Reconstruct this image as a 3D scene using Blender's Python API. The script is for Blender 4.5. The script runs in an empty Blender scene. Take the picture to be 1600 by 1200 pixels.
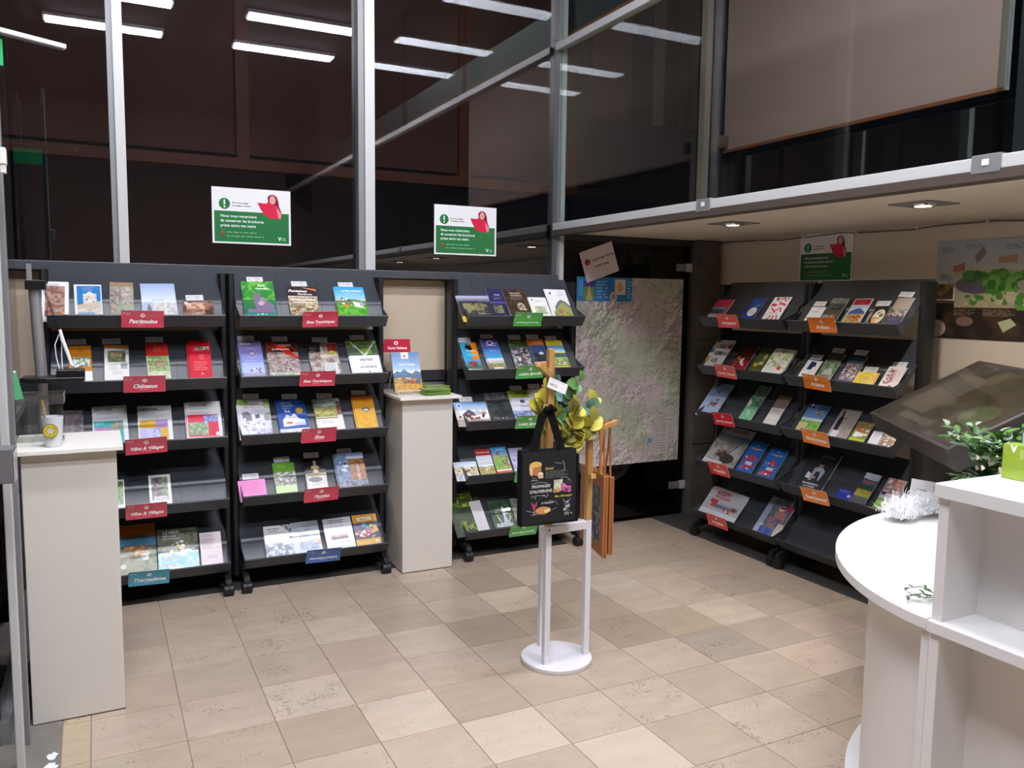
import bpy, bmesh, math, random
import numpy as np
from mathutils import Vector, Matrix
D, S = bpy.data, bpy.context.scene
C = S.collection
PI = math.pi
rnd = random.Random(7)

# ------------------------------------------------------------------ camera, world, lights, exposure
def cam_axes(p, y, r):
    cy, sy, cp, sp, cr, sr = math.cos(y), math.sin(y), math.cos(p), math.sin(p), math.cos(r), math.sin(r)
    f = Vector((sy*cp, cy*cp, -sp)); ri = Vector((cy, -sy, 0)); d = f.cross(ri)
    return cr*ri + sr*d, -sr*ri + cr*d, f
cd = D.cameras.new('camera'); cam = D.objects.new('camera', cd); C.objects.link(cam); S.camera = cam
cd.sensor_fit = 'HORIZONTAL'; cd.sensor_width = 36; cd.lens = 1288.68/1600*36; cd.clip_start = .02
ri, dn, fw = cam_axes(0.101599, 0.468327, -0.012782)
m = Matrix((ri, -dn, -fw)).transposed().to_4x4(); m.translation = Vector((-.2386, -4.1196, 1.5387)); cam.matrix_world = m
w = D.worlds.new('night'); S.world = w; w.use_nodes = True
w.node_tree.nodes['Background'].inputs[0].default_value = (.010, .012, .018, 1)
w.node_tree.nodes['Background'].inputs[1].default_value = .35
S.view_settings.view_transform = 'Standard'; S.view_settings.look = 'None'
S.view_settings.exposure = 0.22; S.view_settings.gamma = 1.0; S.view_settings.use_curve_mapping = False
S.cycles.max_bounces = 8; S.cycles.transparent_max_bounces = 24; S.cycles.caustics_reflective = False; S.cycles.caustics_refractive = False
TUBE = 80.0        # radiance of the ceiling strip lights
SPOT_W = 24.0      # the soffit downlights
STRIPS = [(-.03, -1.65), (-.03, -3.15), (-.05, -4.15), (1.69, -1.75), (1.69, -3.11), (1.71, -4.15)]
CEIL = 4.2

# ------------------------------------------------------------------ materials
MATS = {}
def lin(h):
    if isinstance(h, (tuple, list)): return tuple(h[:3])
    if len(h) == 3: h = ''.join(c*2 for c in h)
    v = [int(h[i:i+2], 16)/255 for i in (0, 2, 4)]
    return tuple(x/12.92 if x <= .04045 else ((x+.055)/1.055)**2.4 for x in v)
def base(name):
    m = D.materials.new(name); m.use_nodes = True
    nt = m.node_tree; return m, nt, nt.nodes['Principled BSDF']
def mat(name, col, rough=.5, metal=0, noise=0, scale=20, bump=0, spec=.5, emit=0, coat=0):
    if name in MATS: return MATS[name]
    m, nt, b = base(name); c = lin(col)
    b.inputs['Base Color'].default_value = (*c, 1); b.inputs['Roughness'].default_value = rough
    b.inputs['Metallic'].default_value = metal; b.inputs['Specular IOR Level'].default_value = spec
    b.inputs['Coat Weight'].default_value = coat
    if emit:
        b.inputs['Emission Color'].default_value = (*c, 1); b.inputs['Emission Strength'].default_value = emit
    if noise or bump:
        tc = nt.nodes.new('ShaderNodeTexCoord'); n = nt.nodes.new('ShaderNodeTexNoise')
        n.inputs['Scale'].default_value = scale; n.inputs['Detail'].default_value = 6
        nt.links.new(tc.outputs['Object'], n.inputs['Vector'])
        if noise:
            r = nt.nodes.new('ShaderNodeMapRange'); r.inputs[3].default_value = 1-noise; r.inputs[4].default_value = 1+noise
            mx = nt.nodes.new('ShaderNodeVectorMath'); mx.operation = 'SCALE'; mx.inputs[0].default_value = c
            nt.links.new(n.outputs['Fac'], r.inputs[0]); nt.links.new(r.outputs[0], mx.inputs['Scale']); nt.links.new(mx.outputs[0], b.inputs['Base Color'])
        if bump:
            bp = nt.nodes.new('ShaderNodeBump'); bp.inputs['Strength'].default_value = bump; bp.inputs['Distance'].default_value = .01
            nt.links.new(n.outputs['Fac'], bp.inputs['Height']); nt.links.new(bp.outputs[0], b.inputs['Normal'])
    MATS[name] = m; return m
def glassmat(name, ior, tint, rough=0.0, refl=(1, 1, 1)):
    if name in MATS: return MATS[name]
    m = D.materials.new(name); m.use_nodes = True; nt = m.node_tree; nt.nodes.clear()
    o = nt.nodes.new('ShaderNodeOutputMaterial'); mx = nt.nodes.new('ShaderNodeMixShader')
    t = nt.nodes.new('ShaderNodeBsdfTransparent'); g = nt.nodes.new('ShaderNodeBsdfGlossy'); f = nt.nodes.new('ShaderNodeMapRange')
    lw = nt.nodes.new('ShaderNodeLayerWeight'); lw.inputs[0].default_value = .5; pw = nt.nodes.new('ShaderNodeMath'); pw.operation = 'POWER'; pw.inputs[1].default_value = 5
    nt.links.new(lw.outputs['Facing'], pw.inputs[0]); nt.links.new(pw.outputs[0], f.inputs[0])
    t.inputs[0].default_value = (*tint, 1); g.inputs['Roughness'].default_value = rough; g.inputs[0].default_value = (*refl, 1)
    f.inputs[3].default_value = ((ior-1)/(ior+1))**2; f.inputs[4].default_value = 1     # Schlick reflectance, the same from both sides
    nt.links.new(f.outputs[0], mx.inputs[0]); nt.links.new(t.outputs[0], mx.inputs[1]); nt.links.new(g.outputs[0], mx.inputs[2]); nt.links.new(mx.outputs[0], o.inputs[0])
    MATS[name] = m; return m
def wood(name, c1, c2, scale=6, rough=.5):
    if name in MATS: return MATS[name]
    m, nt, b = base(name)
    tc = nt.nodes.new('ShaderNodeTexCoord'); mp = nt.nodes.new('ShaderNodeMapping'); mp.inputs['Scale'].default_value = (scale*8, scale*8, scale*.7)
    n = nt.nodes.new('ShaderNodeTexNoise'); n.inputs['Scale'].default_value = 1; n.inputs['Detail'].default_value = 5; n.inputs['Distortion'].default_value = .6
    r = nt.nodes.new('ShaderNodeValToRGB'); r.color_ramp.elements[0].position = .35; r.color_ramp.elements[1].position = .65
    r.color_ramp.elements[0].color = (*lin(c1), 1); r.color_ramp.elements[1].color = (*lin(c2), 1)
    nt.links.new(tc.outputs['Object'], mp.inputs[0]); nt.links.new(mp.outputs[0], n.inputs['Vector']); nt.links.new(n.outputs['Fac'], r.inputs[0]); nt.links.new(r.outputs[0], b.inputs['Base Color'])
    b.inputs['Roughness'].default_value = rough; MATS[name] = m; return m
def stone_mat():
    m, nt, b = base('limestone tile')
    oi = nt.nodes.new('ShaderNodeObjectInfo'); tc = nt.nodes.new('ShaderNodeTexCoord')
    ad = nt.nodes.new('ShaderNodeVectorMath'); ad.operation = 'ADD'
    cmb = nt.nodes.new('ShaderNodeCombineXYZ'); ml = nt.nodes.new('ShaderNodeMath'); ml.operation = 'MULTIPLY'; ml.inputs[1].default_value = 61
    nt.links.new(oi.outputs['Random'], ml.inputs[0]); nt.links.new(ml.outputs[0], cmb.inputs[0]); nt.links.new(ml.outputs[0], cmb.inputs[1])
    nt.links.new(tc.outputs['Object'], ad.inputs[0]); nt.links.new(cmb.outputs[0], ad.inputs[1])
    def noise(sc, det, mpx=1, mpy=1):
        mp = nt.nodes.new('ShaderNodeMapping'); mp.inputs['Scale'].default_value = (mpx, mpy, 1)
        n = nt.nodes.new('ShaderNodeTexNoise'); n.inputs['Scale'].default_value = sc; n.inputs['Detail'].default_value = det
        nt.links.new(ad.outputs[0], mp.inputs[0]); nt.links.new(mp.outputs[0], n.inputs['Vector']); return n.outputs['Fac']
    def rng(src, a, b_, c, d):
        r = nt.nodes.new('ShaderNodeMapRange'); r.inputs[1].default_value = a; r.inputs[2].default_value = b_; r.inputs[3].default_value = c; r.inputs[4].default_value = d
        nt.links.new(src, r.inputs[0]); return r.outputs[0]
    def mul(a, b_):
        x = nt.nodes.new('ShaderNodeMath'); x.operation = 'MULTIPLY'; nt.links.new(a, x.inputs[0]); nt.links.new(b_, x.inputs[1]); return x.outputs[0]
    def math_(op, a, b_):
        x = nt.nodes.new('ShaderNodeMath'); x.operation = op
        for i, v in enumerate((a, b_)):
            if isinstance(v, (int, float)): x.inputs[i].default_value = v
            else: nt.links.new(v, x.inputs[i])
        return x.outputs[0]
    cloud = rng(noise(6, 4, 1, 2.2), .2, .8, .90, 1.08)
    def specks(scale, size, stretch, depth, amount):
        wv = nt.nodes.new('ShaderNodeTexNoise'); wv.inputs['Scale'].default_value = scale*.9; nt.links.new(ad.outputs[0], wv.inputs['Vector'])
        w2 = nt.nodes.new('ShaderNodeVectorMath'); w2.operation = 'SCALE'; w2.inputs['Scale'].default_value = .9/scale; nt.links.new(wv.outputs['Color'], w2.inputs[0])
        w3 = nt.nodes.new('ShaderNodeVectorMath'); w3.operation = 'ADD'; nt.links.new(ad.outputs[0], w3.inputs[0]); nt.links.new(w2.outputs[0], w3.inputs[1])
        mp = nt.nodes.new('ShaderNodeMapping'); mp.inputs['Scale'].default_value = (1, stretch, 1); mp.inputs['Rotation'].default_value = (0, 0, .5); nt.links.new(w3.outputs[0], mp.inputs[0])
        v = nt.nodes.new('ShaderNodeTexVoronoi'); v.inputs['Scale'].default_value = scale; nt.links.new(mp.outputs[0], v.inputs['Vector'])
        sp_ = nt.nodes.new('ShaderNodeSeparateColor'); nt.links.new(v.outputs['Color'], sp_.inputs[0])
        zone = rng(noise(7, 2), .35, .68, 0, 1)
        lim = math_('MULTIPLY', math_('MULTIPLY', sp_.outputs[0], size), math_('MULTIPLY', zone, math_('ADD', math_('MULTIPLY', oi.outputs['Random'], amount), .35)))
        hit = rng(math_('SUBTRACT', lim, v.outputs['Distance']), 0, .08, 0, 1)
        return math_('SUBTRACT', 1, math_('MULTIPLY', hit, depth))
    f = mul(mul(cloud, specks(72, .75, 1.8, .34, .8)), specks(30, .42, 2.4, .10, .5))
    sc = nt.nodes.new('ShaderNodeVectorMath'); sc.operation = 'SCALE'
    nt.links.new(oi.outputs['Color'], sc.inputs[0]); nt.links.new(f, sc.inputs['Scale']); nt.links.new(sc.outputs[0], b.inputs['Base Color'])
    b.inputs['Roughness'].default_value = .27
    b.inputs['Specular IOR Level'].default_value = .45
    return m

# ------------------------------------------------------------------ mesh helpers
class MB:
    def __init__(s): s.v = []; s.f = []; s.mi = []; s.cur = 0; s.uv = {}
    def add(s, vs, fs):
        k = len(s.v); s.v += [tuple(p) for p in vs]
        for f in fs: s.f.append([i+k for i in f]); s.mi.append(s.cur)
        return s
    def box(s, x0, x1, y0, y1, z0, z1):
        return s.add([(x0,y0,z0),(x1,y0,z0),(x1,y1,z0),(x0,y1,z0),(x0,y0,z1),(x1,y0,z1),(x1,y1,z1),(x0,y1,z1)],
                     [(0,3,2,1),(4,5,6,7),(0,1,5,4),(1,2,6,5),(2,3,7,6),(3,0,4,7)])
    def prism(s, poly, a0, a1, axis='x'):
        n = len(poly)
        def P(p, a): return (a, p[0], p[1]) if axis == 'x' else ((p[0], a, p[1]) if axis == 'y' else (p[0], p[1], a))
        vs = [P(p, a0) for p in poly] + [P(p, a1) for p in poly]
        fs = [tuple(range(n)), tuple(range(2*n-1, n-1, -1))] + [(i, i+n, (i+1) % n+n, (i+1) % n) for i in range(n)]
        return s.add(vs, fs)
    def tube(s, pts, r, n=8, cap=True):
        pts = [Vector(p) for p in pts]; rs = r if isinstance(r, (list, tuple)) else [r]*len(pts)
        k = len(s.v); ref = None
        for i, p in enumerate(pts):
            d = (pts[min(i+1, len(pts)-1)] - pts[max(i-1, 0)]).normalized()
            if ref is None or abs(ref.dot(d)) > .95: ref = Vector((0, 0, 1)) if abs(d.z) < .9 else Vector((1, 0, 0))
            a = d.cross(ref).normalized(); b = d.cross(a)
            for j in range(n):
                t = 2*PI*j/n; s.v.append(tuple(p + (a*math.cos(t)+b*math.sin(t))*rs[i]))
        for i in range(len(pts)-1):
            for j in range(n):
                s.f.append([k+i*n+j, k+i*n+(j+1) % n, k+(i+1)*n+(j+1) % n, k+(i+1)*n+j]); s.mi.append(s.cur)
        if cap:
            s.f.append([k+j for j in range(n)][::-1]); s.mi.append(s.cur)
            q = k+(len(pts)-1)*n; s.f.append([q+j for j in range(n)]); s.mi.append(s.cur)
        return s
    def bar(s, a, b, w, h, up=(0, 0, 1)):
        a, b, up = Vector(a), Vector(b), Vector(up); d = (b-a).normalized(); x = d.cross(up).normalized(); u = x.cross(d)
        vs = [p + x*sx*w/2 + u*sy*h/2 for p in (a, b) for sx, sy in ((-1,-1),(1,-1),(1,1),(-1,1))]
        return s.add(vs, [(0,1,2,3),(7,6,5,4),(0,4,5,1),(1,5,6,2),(2,6,7,3),(3,7,4,0)])
    def lathe(s, prof, n=24, cx=0, cy=0):
        k = len(s.v)
        for r, z in prof:
            for j in range(n): s.v.append((cx+r*math.cos(2*PI*j/n), cy+r*math.sin(2*PI*j/n), z))
        for i in range(len(prof)-1):
            for j in range(n): s.f.append([k+i*n+j, k+i*n+(j+1) % n, k+(i+1)*n+(j+1) % n, k+(i+1)*n+j]); s.mi.append(s.cur)
        s.f.append([k+j for j in range(n)][::-1]); s.mi.append(s.cur)
        q = k+(len(prof)-1)*n; s.f.append([q+j for j in range(n)]); s.mi.append(s.cur)
        return s
    def mesh(s, name, mats, smooth=False):
        me = D.meshes.new(name); me.from_pydata(s.v, [], s.f)
        for m_ in (mats if isinstance(mats, (list, tuple)) else [mats]): me.materials.append(m_)
        me.polygons.foreach_set('material_index', s.mi)
        bm = bmesh.new(); bm.from_mesh(me); bmesh.ops.recalc_face_normals(bm, faces=bm.faces); bm.to_mesh(me); bm.free()
        if smooth: me.shade_smooth(); me.set_sharp_from_angle(angle=math.radians(40))
        me.update(); return me
    def build(s, name, mats, parent=None, bevel=0, smooth=False, loc=None):
        return put(name, s.mesh(name, mats, smooth), parent, bevel, loc)
def put(name, me, parent=None, bevel=0, loc=None):
    o = D.objects.new(name, me); C.objects.link(o)
    if parent: o.parent = parent
    if loc: o.location = loc
    if bevel:
        b = o.modifiers.new('bevel', 'BEVEL'); b.width = bevel; b.segments = 2; b.limit_method = 'ANGLE'
    return o
def tag(o, label, cat, group=None):
    o['label'] = label; o['category'] = cat
    if group: o['group'] = group
    return o
def struct(o): o['kind'] = 'structure'; return o
def empty(name, loc=(0, 0, 0), rz=0):
    o = D.objects.new(name, None); C.objects.link(o); o.location = loc; o.rotation_euler = (0, 0, rz); o.empty_display_size = .05; return o

# ------------------------------------------------------------------ flat print: painted into generated images
_gl = {}
def glyphs(txt):
    if txt in _gl: return _gl[txt]
    cu = D.curves.new('print', 'FONT'); cu.body = txt; cu.size = 1; cu.resolution_u = 2
    o = D.objects.new('print', cu); me = o.to_mesh(); me.calc_loop_triangles()
    v = np.array([p.co[:2] for p in me.vertices]) if len(me.vertices) else np.zeros((0, 2))
    t = np.array([x.vertices[:] for x in me.loop_triangles]) if len(v) else np.zeros((0, 3), int)
    wd = v[:, 0].max() if len(v) else 0
    o.to_mesh_clear(); D.objects.remove(o); D.curves.remove(cu)
    _gl[txt] = (v, t, wd); return _gl[txt]
def vnoise(h, w_, cell, seed, octv=3):
    g = np.random.default_rng(seed); out = np.zeros((h, w_)); a = 1; tot = 0
    for _ in range(octv):
        nh, nw = int(h/cell)+3, int(w_/cell)+3; r = g.random((nh, nw))
        y = np.arange(h)/cell; x = np.arange(w_)/cell; yi, xi = y.astype(int), x.astype(int)
        fy, fx = y-yi, x-xi; fy, fx = (fy*fy*(3-2*fy))[:, None], (fx*fx*(3-2*fx))[None]
        out += a*((r[yi][:, xi]*(1-fx)+r[yi][:, xi+1]*fx)*(1-fy)+(r[yi+1][:, xi]*(1-fx)+r[yi+1][:, xi+1]*fx)*fy)
        tot += a; a *= .55; cell = max(1.0, cell/2)
    return out/tot
def rgb(h):
    if len(h) == 3: h = ''.join(c*2 for c in h)
    return np.array([int(h[i:i+2], 16)/255 for i in (0, 2, 4)])
class Can:
    """ops, coordinates in percent from the top left: b r e g h n k m t T i p l"""
    def __init__(s, w_, h, seed=1, ss=2):
        s.W, s.H, s.ss = int(w_*ss), int(h*ss), ss; s.a = np.ones((s.H, s.W, 3)); s.seed = seed
    def run(s, ops):
        for op in ops.split(';'):
            q = op.split()
            if q: getattr(s, 'o_'+q[0])(*q[1:]); s.seed += 1
        return s
    def X(s, v): return float(v)*s.W/100
    def Y(s, v): return float(v)*s.H/100
    def box(s, x, y, w_, h):
        x0, y0, x1, y1 = s.X(x), s.Y(y), s.X(float(x)+float(w_)), s.Y(float(y)+float(h))
        return slice(max(0, round(y0)), min(s.H, round(y1))), slice(max(0, round(x0)), min(s.W, round(x1)))
    def o_b(s, c): s.a[:] = rgb(c)
    def o_r(s, x, y, w_, h, c): s.a[s.box(x, y, w_, h)] = rgb(c)
    def o_g(s, x, y, w_, h, c1, c2):
        b = s.box(x, y, w_, h); n = s.a[b].shape[0]; t = np.linspace(0, 1, max(n, 1))[:n, None, None]
        s.a[b] = rgb(c1)*(1-t)+rgb(c2)*t
    def o_e(s, x, y, rx, ry, c):
        yy, xx = np.mgrid[:s.H, :s.W]; k = ((xx-s.X(x))/s.X(rx))**2+((yy-s.Y(y))/s.Y(ry))**2 < 1; s.a[k] = rgb(c)
    def o_h(s, y, am, c, f=3):
        n = vnoise(1, s.W, s.W/float(f), s.seed, 4)[0]; top = s.Y(y)-(n-.5)*2*s.Y(am); yy = np.arange(s.H)[:, None]
        s.a[yy > top[None]] = rgb(c)
    def o_n(s, x, y, w_, h, c1, c2, sc=12):
        b = s.box(x, y, w_, h); hh, ww = s.a[b].shape[:2]
        if hh < 1 or ww < 1: return
        n = vnoise(hh, ww, max(1.5, s.X(sc)), s.seed, 4); t = np.clip((n-.5)*4+.5, 0, 1)[..., None]; s.a[b] = rgb(c1)*(1-t)+rgb(c2)*t
    def o_k(s, x, y, w_, h, n, r, *cs):
        g = np.random.default_rng(s.seed)
        for i in range(int(n)):
            cx, cy = float(x)+g.random()*float(w_), float(y)+g.random()*float(h); q = float(r)*(.5+g.random())
            X0, Y0, R = s.X(cx), s.Y(cy), s.X(q); y0, y1, x0, x1 = int(max(0, Y0-R)), int(min(s.H, Y0+R+1)), int(max(0, X0-R)), int(min(s.W, X0+R+1))
            if y1 <= y0 or x1 <= x0: continue
            yy, xx = np.mgrid[y0:y1, x0:x1]; k = ((xx-X0)**2+((yy-Y0)*(.7+g.random()))**2) < R*R; s.a[y0:y1, x0:x1][k] = rgb(cs[i % len(cs)])
    def o_m(s, x, y, w_, n, c, pitch=3.2):
        g = np.random.default_rng(s.seed)
        for i in range(int(n)):
            yy = float(y)+i*float(pitch); xx = float(x); end = float(x)+float(w_)*(.7+.3*g.random())
            while xx < end:
                l = 2+g.random()*7; b = s.box(xx, yy, min(l, end-xx), float(pitch)*.42); s.a[b] = s.a[b]*.35+rgb(c)*.65; xx += l+1.6
    def o_p(s, c, *pts):
        P = np.array([float(v) for v in pts]).reshape(-1, 2)*[s.W/100, s.H/100]
        y0, y1 = int(max(0, P[:, 1].min())), int(min(s.H, P[:, 1].max()+1)); x0, x1 = int(max(0, P[:, 0].min())), int(min(s.W, P[:, 0].max()+1))
        if y1 <= y0 or x1 <= x0: return
        yy, xx = np.mgrid[y0:y1, x0:x1]; k = np.zeros(yy.shape, bool)
        for i in range(len(P)):
            a, b = P[i], P[(i+1) % len(P)]
            if a[1] == b[1]: continue
            k ^= ((yy < a[1]) != (yy < b[1])) & (xx < (b[0]-a[0])*(yy-a[1])/(b[1]-a[1])+a[0])
        s.a[y0:y1, x0:x1][k] = rgb(c)
    def o_l(s, x0, y0, x1, y1, th, c):
        a, b = np.array([s.X(x0), s.Y(y0)]), np.array([s.X(x1), s.Y(y1)]); d = b-a; n = np.array([-d[1], d[0]])/max(1e-6, np.hypot(*d))*s.X(th)/2
        pts = [a+n, b+n, b-n, a-n]; s.o_p(c, *[v for p in pts for v in (p[0]/s.W*100, p[1]/s.H*100)])
    def text(s, x, y, size, c, txt, bold=0, shear=0, al='c', rot=0, fit=0):
        v, t, wd = glyphs(txt.replace('_', ' '))
        if not len(t): return
        sc = s.X(size)*1.37
        if fit and wd*sc > s.X(fit): sc = s.X(fit)/wd
        v = v.copy(); v[:, 0] += v[:, 1]*shear; v *= sc
        if al == 'c': v[:, 0] -= wd*sc/2
        cr, sr = math.cos(math.radians(rot)), math.sin(math.radians(rot)); v = np.stack([v[:, 0]*cr-v[:, 1]*sr, v[:, 0]*sr+v[:, 1]*cr], 1)
        col = rgb(c)
        for dx, dy in ([(0, 0)] if not bold else [(0, 0), (bold*sc*.05, 0), (0, bold*sc*.05), (bold*sc*.05, bold*sc*.05)]):
            V = np.stack([s.X(x)+v[:, 0]+dx, s.Y(y)-v[:, 1]-dy], 1)
            for tri in t:
                A, B, Q = V[tri]; x0, x1 = int(max(0, min(A[0], B[0], Q[0]))), int(min(s.W-1, max(A[0], B[0], Q[0])+1)); y0, y1 = int(max(0, min(A[1], B[1], Q[1]))), int(min(s.H-1, max(A[1], B[1], Q[1])+1))
                if x1 <= x0 or y1 <= y0: continue
                yy, xx = np.mgrid[y0:y1, x0:x1]; xx = xx+.5; yy = yy+.5
                e = lambda p, q: (q[0]-p[0])*(yy-p[1])-(q[1]-p[1])*(xx-p[0])
                a_, b_, c_ = e(A, B), e(B, Q), e(Q, A); k = ((a_ >= 0) & (b_ >= 0) & (c_ >= 0)) | ((a_ <= 0) & (b_ <= 0) & (c_ <= 0))
                s.a[y0:y1, x0:x1][k] = col
    def o_t(s, x, y, size, c, txt, fit=0): s.text(x, y, size, c, txt, fit=float(fit))
    def o_T(s, x, y, size, c, txt, fit=0): s.text(x, y, size, c, txt, bold=1, fit=float(fit))
    def o_i(s, x, y, size, c, txt, fit=0): s.text(x, y, size, c, txt, bold=1.3, shear=.3, fit=float(fit))
    def o_L(s, x, y, size, c, txt, fit=0): s.text(x, y, size, c, txt, bold=.7, al='l', fit=float(fit))
    def o_V(s, x, y, size, c, txt): s.text(x, y, size, c, txt, bold=.6, rot=90)
    def image(s, name):
        a = s.a[:s.H//s.ss*s.ss, :s.W//s.ss*s.ss].reshape(s.H//s.ss, s.ss, s.W//s.ss, s.ss, 3).mean((1, 3)); h, w_ = a.shape[:2]
        im = D.images.new(name, w_, h); px = np.ones((h, w_, 4), np.float32); px[..., :3] = a[::-1]
        im.pixels.foreach_set(px.ravel()); im.pack(); return im
def print_mat(name, im, rough=.3, coat=0, alpha=1):
    m, nt, b = base(name)
    t = nt.nodes.new('ShaderNodeTexImage'); t.image = im; t.extension = 'EXTEND'
    nt.links.new(t.outputs[0], b.inputs['Base Color']); b.inputs['Roughness'].default_value = rough; b.inputs['Coat Weight'].default_value = coat
    b.inputs['Coat Roughness'].default_value = .05
    return m
def sheet_mesh(name, w_, h, t, cover, edge, curve=0, n=1, vis=0):
    """a sheet or booklet: local X across, local Y up the page from 0 to h, cover facing +Z at z=t"""
    me = D.meshes.new(name); vs, fs, mi = [], [], []
    for i in range(n+1):
        y = h*i/n; z = curve*4*(i/n-.5)**2 - curve if curve else 0
        vs += [(-w_/2, y, z), (w_/2, y, z), (w_/2, y, z+t), (-w_/2, y, z+t)]
    for i in range(n):
        k = i*4
        fs.append((k+3, k+2, k+6, k+7)); mi.append(0)
        fs += [(k, k+4, k+5, k+1), (k, k+3, k+7, k+4), (k+1, k+5, k+6, k+2)]; mi += [1, 1, 1]
    k = n*4; fs += [(0, 1, 2, 3), (k, k+3, k+2, k+1)]; mi += [1, 1]
    me.from_pydata(vs, [], fs); me.materials.append(cover); me.materials.append(edge); me.polygons.foreach_set('material_index', mi)
    uv = me.uv_layers.new(name='UVMap')
    for p in me.polygons:
        for li in p.loop_indices:
            v = me.vertices[me.loops[li].vertex_index].co; uv.data[li].uv = (v.x/w_+.5, (v.y-vis)/(h-vis))
    me.update(); return me

# ------------------------------------------------------------------ shared materials
M_ = dict(
  rackpost=mat('black rack post', '1b1c1f', .45), tray=mat('charcoal coated steel', '3c4046', .38, 0, .06, 30),
  rubber=mat('black rubber', '141416', .5), alu=mat('brushed aluminium', 'cfd0ce', .42, .2, .03, 60), alud=mat('dull aluminium', '8d8f90', .45, .4),
  white=mat('white laminate', 'e6e5e3', .35, 0, .015, 8), offw=mat('cream laminate', 'd6d2c8', .5, 0, .03, 9), slab=mat('pale cream top', 'efece2', .38),
  beige=mat('beige wood board', 'c9b79f', .55, 0, .05, 5), dark=mat('dark grey frame', '2b2d31', .45), grey=mat('grey metal panel', '6d6e70', .45),
  wall=mat('off white plaster', 'd8cdbd', .85, 0, .03, 4, .05), soffit=mat('cream ceiling paint', 'dcd0be', .85, 0, .03, 3), paper=mat('paper edge', 'dcd9d2', .8),
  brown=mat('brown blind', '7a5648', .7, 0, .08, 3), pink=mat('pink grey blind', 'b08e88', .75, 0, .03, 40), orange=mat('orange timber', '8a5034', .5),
  black=mat('black board', '121214', .35), chrome=mat('chrome', 'c8c8c8', .15, 1), satin=mat('satin chrome', 'b8b8b8', .28, .6), strip=mat('dark floor strip', '4a4744', .6, 0, .15, 12),
  tube=mat('lit tube', 'f3f4ff', .5, emit=TUBE), lamp=mat('lit downlight', 'ffe6c8', .5, emit=40), whitemet=mat('white painted metal', 'dedde2', .4),
  ceil=mat('brown grey ceiling', '5c504a', .8), backw=mat('warm wall', '6c5548', .8), leather=mat('brown leather', 'a8683a', .55, 0, .1, 14),
  fabric=mat('black woven fabric', '0d0d0f', .9, 0, .15, 120, .1, .2), green=mat('green card', '7da23a', .5), signback=mat('sign back', 'd8d8d8', .5))
G_win = glassmat('night window glass', 2.05, (.72, .72, .74)); G_part = glassmat('partition glass', 1.38, (.90, .95, .93)); G_acr = glassmat('clear acrylic', 1.4, (.975, .985, .98), .02)
G_door = glassmat('dark door glass', 1.5, (.25, .25, .27))

# ------------------------------------------------------------------ room structure
TX, TY, Y0 = .30, .29662, .285
struct(MB().box(-3.0, 3.95, -8.0, 1.0, -.05, -.004).build('floor', mat('tile joint', '8f8272', .8)))
floor = D.objects['floor']
SM = stone_mat()
MEAN = lin('d2c2b0')
def tile_mesh(x0, x1, y0, y1):
    g, b = .0008, .0012
    vs = [(x0+g, y0+g, -.004), (x1-g, y0+g, -.004), (x1-g, y1-g, -.004), (x0+g, y1-g, -.004), (x0+g+b, y0+g+b, 0), (x1-g-b, y0+g+b, 0), (x1-g-b, y1-g-b, 0), (x0+g+b, y1-g-b, 0)]
    mb = MB(); mb.add(vs, [(4, 5, 6, 7), (0, 1, 5, 4), (1, 2, 6, 5), (2, 3, 7, 6), (3, 0, 4, 7)]); return mb.mesh('tile', SM)
TM = tile_mesh(0, TX, -TY, 0)
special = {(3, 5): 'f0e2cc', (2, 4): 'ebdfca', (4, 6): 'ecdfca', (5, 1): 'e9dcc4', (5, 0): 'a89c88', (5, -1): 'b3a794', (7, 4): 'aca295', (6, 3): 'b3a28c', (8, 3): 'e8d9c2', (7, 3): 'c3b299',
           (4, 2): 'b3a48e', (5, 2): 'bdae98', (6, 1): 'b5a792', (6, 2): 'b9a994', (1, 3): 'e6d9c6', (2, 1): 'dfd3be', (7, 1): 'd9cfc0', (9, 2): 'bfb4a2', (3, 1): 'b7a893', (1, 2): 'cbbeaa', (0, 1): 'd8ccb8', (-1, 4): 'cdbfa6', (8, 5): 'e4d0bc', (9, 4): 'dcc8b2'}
pal = ['cfc0ab', 'd4c5b0', 'c8b9a4', 'd8cab5', 'cbbba6', 'd2c1ad', 'dbccb8', 'c4b5a0']
for i in range(-8, 11):
    for r in range(-2, 16):
        x0, y1 = i*TX, -r*TY
        if x0 > 3.2 : continue
        lim = Y0 if x0 < 2.3 else .575
        x1 = min(x0+TX, 3.27); y0 = y1-TY; yy1 = min(y1, lim)
        xx0 = x0
        if i == -2 and r < 20: xx0 = -.39
        if i < -2: continue
        if yy1 - y0 < .02: continue
        full = abs(x1-x0-TX) < 1e-3 and yy1 == y1 and xx0 == x0
        o = put('tile', TM if full else tile_mesh(xx0-x0, x1-x0, -TY, yy1-y1), floor, 0, (x0, y1, 0))
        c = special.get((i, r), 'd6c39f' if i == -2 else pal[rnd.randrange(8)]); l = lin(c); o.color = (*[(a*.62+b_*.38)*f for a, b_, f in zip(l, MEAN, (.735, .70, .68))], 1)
struct(MB().box(-.6, 2.4, .286, .60, -.004, .001).build('trim_1', M_['strip']))
struct(MB().box(3.272, 3.9, -8, .6, -.004, .002).build('trim_2', M_['strip']))
struct(MB().box(-3.0, -.392, -8, .6, -.004, .001).build('trim_3', mat('worn grey floor', '77726a', .7, 0, .25, 14)))
pm = MB()
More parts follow.
